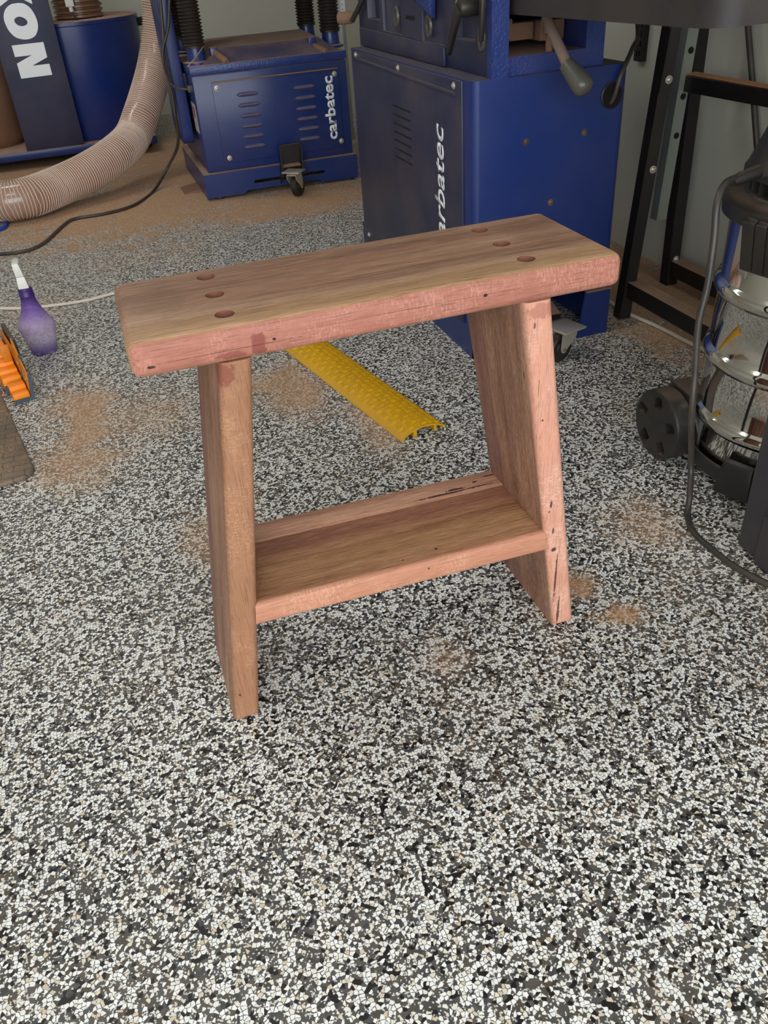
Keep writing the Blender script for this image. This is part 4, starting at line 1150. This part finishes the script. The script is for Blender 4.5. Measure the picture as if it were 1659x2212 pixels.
# ------------------------------------------------------------------ orange stepped tool on the floor
e0 = PZ(70, 862)                                              # front right foot of the tool
ob = thing('orange_jig', 'orange plastic stepped jig with dark grey rubber strips beside the mat', 'jig', e0)
dd = (PZ(-8, 736) - e0); dd.z = 0; dd.normalize()     # away along its length
ww = Vector((dd.y, -dd.x, 0))
if ww.x > 0:
    ww = -ww
def OB(l, w, z):
    return e0 + dd * l + ww * w + Vector((0, 0, z))
def oblock(name, mat, l0, l1, w0, w1, z0, z1, bev=.0015, top=None):
    z1b = top if top is not None else z1
    return done(hexa(B(), [OB(l0, w0, z0), OB(l1, w0, z0), OB(l1, w1, z0), OB(l0, w1, z0), OB(l0, w0, z1), OB(l1, w0, z1b), OB(l1, w1, z1b), OB(l0, w1, z1)]), name, mat, ob, bevel=bev)
def gasket(l0, l1, hb, hp_, wd):
    bm = hexa(B(), [OB(l0, -.006, 0), OB(l1, -.006, 0), OB(l1, wd, 0), OB(l0, wd, 0), OB(l0, -.006, hb), OB(l1, -.006, hb), OB(l1, wd, hb), OB(l0, wd, hb)])
    hexa(bm, [OB(l0, -.006, hb), OB(l1, -.006, hb), OB(l1, .001, hb), OB(l0, .001, hb), OB(l0, -.014, hp_), OB(l1, -.014, hp_), OB(l1, -.007, hp_), OB(l0, -.007, hp_)])
    return done(bm, 'rubber_gasket', 'greyblue', ob)
def plate(l0, l1, h0, h1):
    return done(hexa(B(), [OB(l0, -.003, .004), OB(l1, -.003, .004), OB(l1, .001, .004), OB(l0, .001, .004), OB(l0, -.003 - .08 * h0, h0), OB(l1, -.003 - .08 * h1, h1), OB(l1, .001 - .08 * h1, h1), OB(l0, .001 - .08 * h0, h0)]), 'back_plate', 'orange_dk', ob, bevel=.0008)
gasket(-.007, -.001, .009, .066, .041)
oblock('front_step', 'orange', .0, .026, .002, .040, .0, .022)
oblock('front_step', 'orange', .0261, .058, .002, .040, .0, .032)
plate(.0, .058, .066, .084)
gasket(.059, .068, .022, .090, .046)
oblock('rear_step', 'orange', .0685, .098, .002, .046, 0, .040)
oblock('rear_step', 'orange', .0981, .130, .002, .046, 0, .048)
oblock('rear_step', 'orange', .1301, .170, .002, .046, 0, .056)
oblock('rear_step', 'orange', .1701, .220, .002, .046, 0, .064)
oblock('rear_step', 'orange', .2201, .300, .002, .046, 0, .072)
plate(.0685, .135, .090, .112)
plate(.1351, .300, .080, .084)
oblock('rib', 'orange_dk', .131, .135, .002, .022, .056, .100, .001)
oblock('backing_strip', 'rubber', .16, .30, -.022, -.012, .0, .098)
for l_, z_ in ((.02, .046), (.045, .05), (.085, .03), (.10, .06)):
    p = OB(l_, .001 - .08 * z_, z_)
    done(cyl(B(), p, p + ww * .0012, .0018, n=10), 'rivet', 'steel', ob)

# ------------------------------------------------------------------ rubber mat
c0 = PZ(82, 1030); e1 = PZ(0, 846); e2 = PZ(0, 1062)
up_ = (e1 - c0).normalized(); lf = Vector((-up_.y, up_.x, 0))
mo = c0
rr = .035
poly = [(0, .9), (0, rr)] + [(rr - rr * math.cos(a), rr - rr * math.sin(a)) for a in [PI / 2 * i / 6 for i in range(1, 7)]] + [(.55, 0), (.55, .9)]
mt_ = thing('rubber_mat', 'grey-brown rubber mat with a brick pattern and sprinkled sawdust', 'mat', mo)
bm = B(); prism(bm, poly, mo, lf, up_, (0, 0, .011))
ob_ = done(bm, 'mat_slab', 'mat', mt_, bevel=.004, seg=3)

# ------------------------------------------------------------------ loose shavings
bm = B()
areas = [(-.43, .95, .09, .2, 260), (-.36, .80, .12, .08, 200), (-.24, .36, .05, .1, 120), (-.16, .45, .04, .11, 100), (.05, .88, .1, .16, 160), (.31, -.02, .035, .04, 160), (.33, -.10, .045, .025, 140), (.50, .08, .09, .09, 90), (0, -.3, .5, .5, 60), (-.3, 1.0, .3, .4, 200)]
for (ax_, ay_, rx_, ry_, nn) in areas:
    for _ in range(nn):
        x, y = ax_ + random.gauss(0, .55) * rx_, ay_ + random.gauss(0, .55) * ry_
        if (Vector((x, y, 0)) - mo).dot(lf) > -.012 and (Vector((x, y, 0)) - mo).dot(up_) > -.012:
            continue
        if (x - VX) ** 2 + (y - VY) ** 2 < .23 ** 2:
            continue
        q_ = Vector((x, y, 0)) - n0
        if -.01 < q_.dot(ac) < WY + .01 and -.01 < q_.dot(al) < LY:
            continue
        a = random.random() * PI; L = random.uniform(.0008, .0026); w = random.uniform(.0004, .0011); h = random.uniform(.0004, .0012)
        ca, sa = math.cos(a), math.sin(a)
        vb(bm, [(x - L * ca, y - L * sa, .0002), (x + w * sa, y - w * ca, .0002), (x + L * ca, y + L * sa, h), (x - w * sa, y + w * ca, .0002), (x, y, h * 1.6)], [(0, 1, 4), (1, 2, 4), (2, 3, 4), (3, 0, 4)])
tag(done(bm, 'sawdust_shavings', 'sawdust', at=(0, .4, 0), smooth=False), 'scattered tan sawdust shavings drifted over the speckled floor', 'sawdust', kind='stuff')
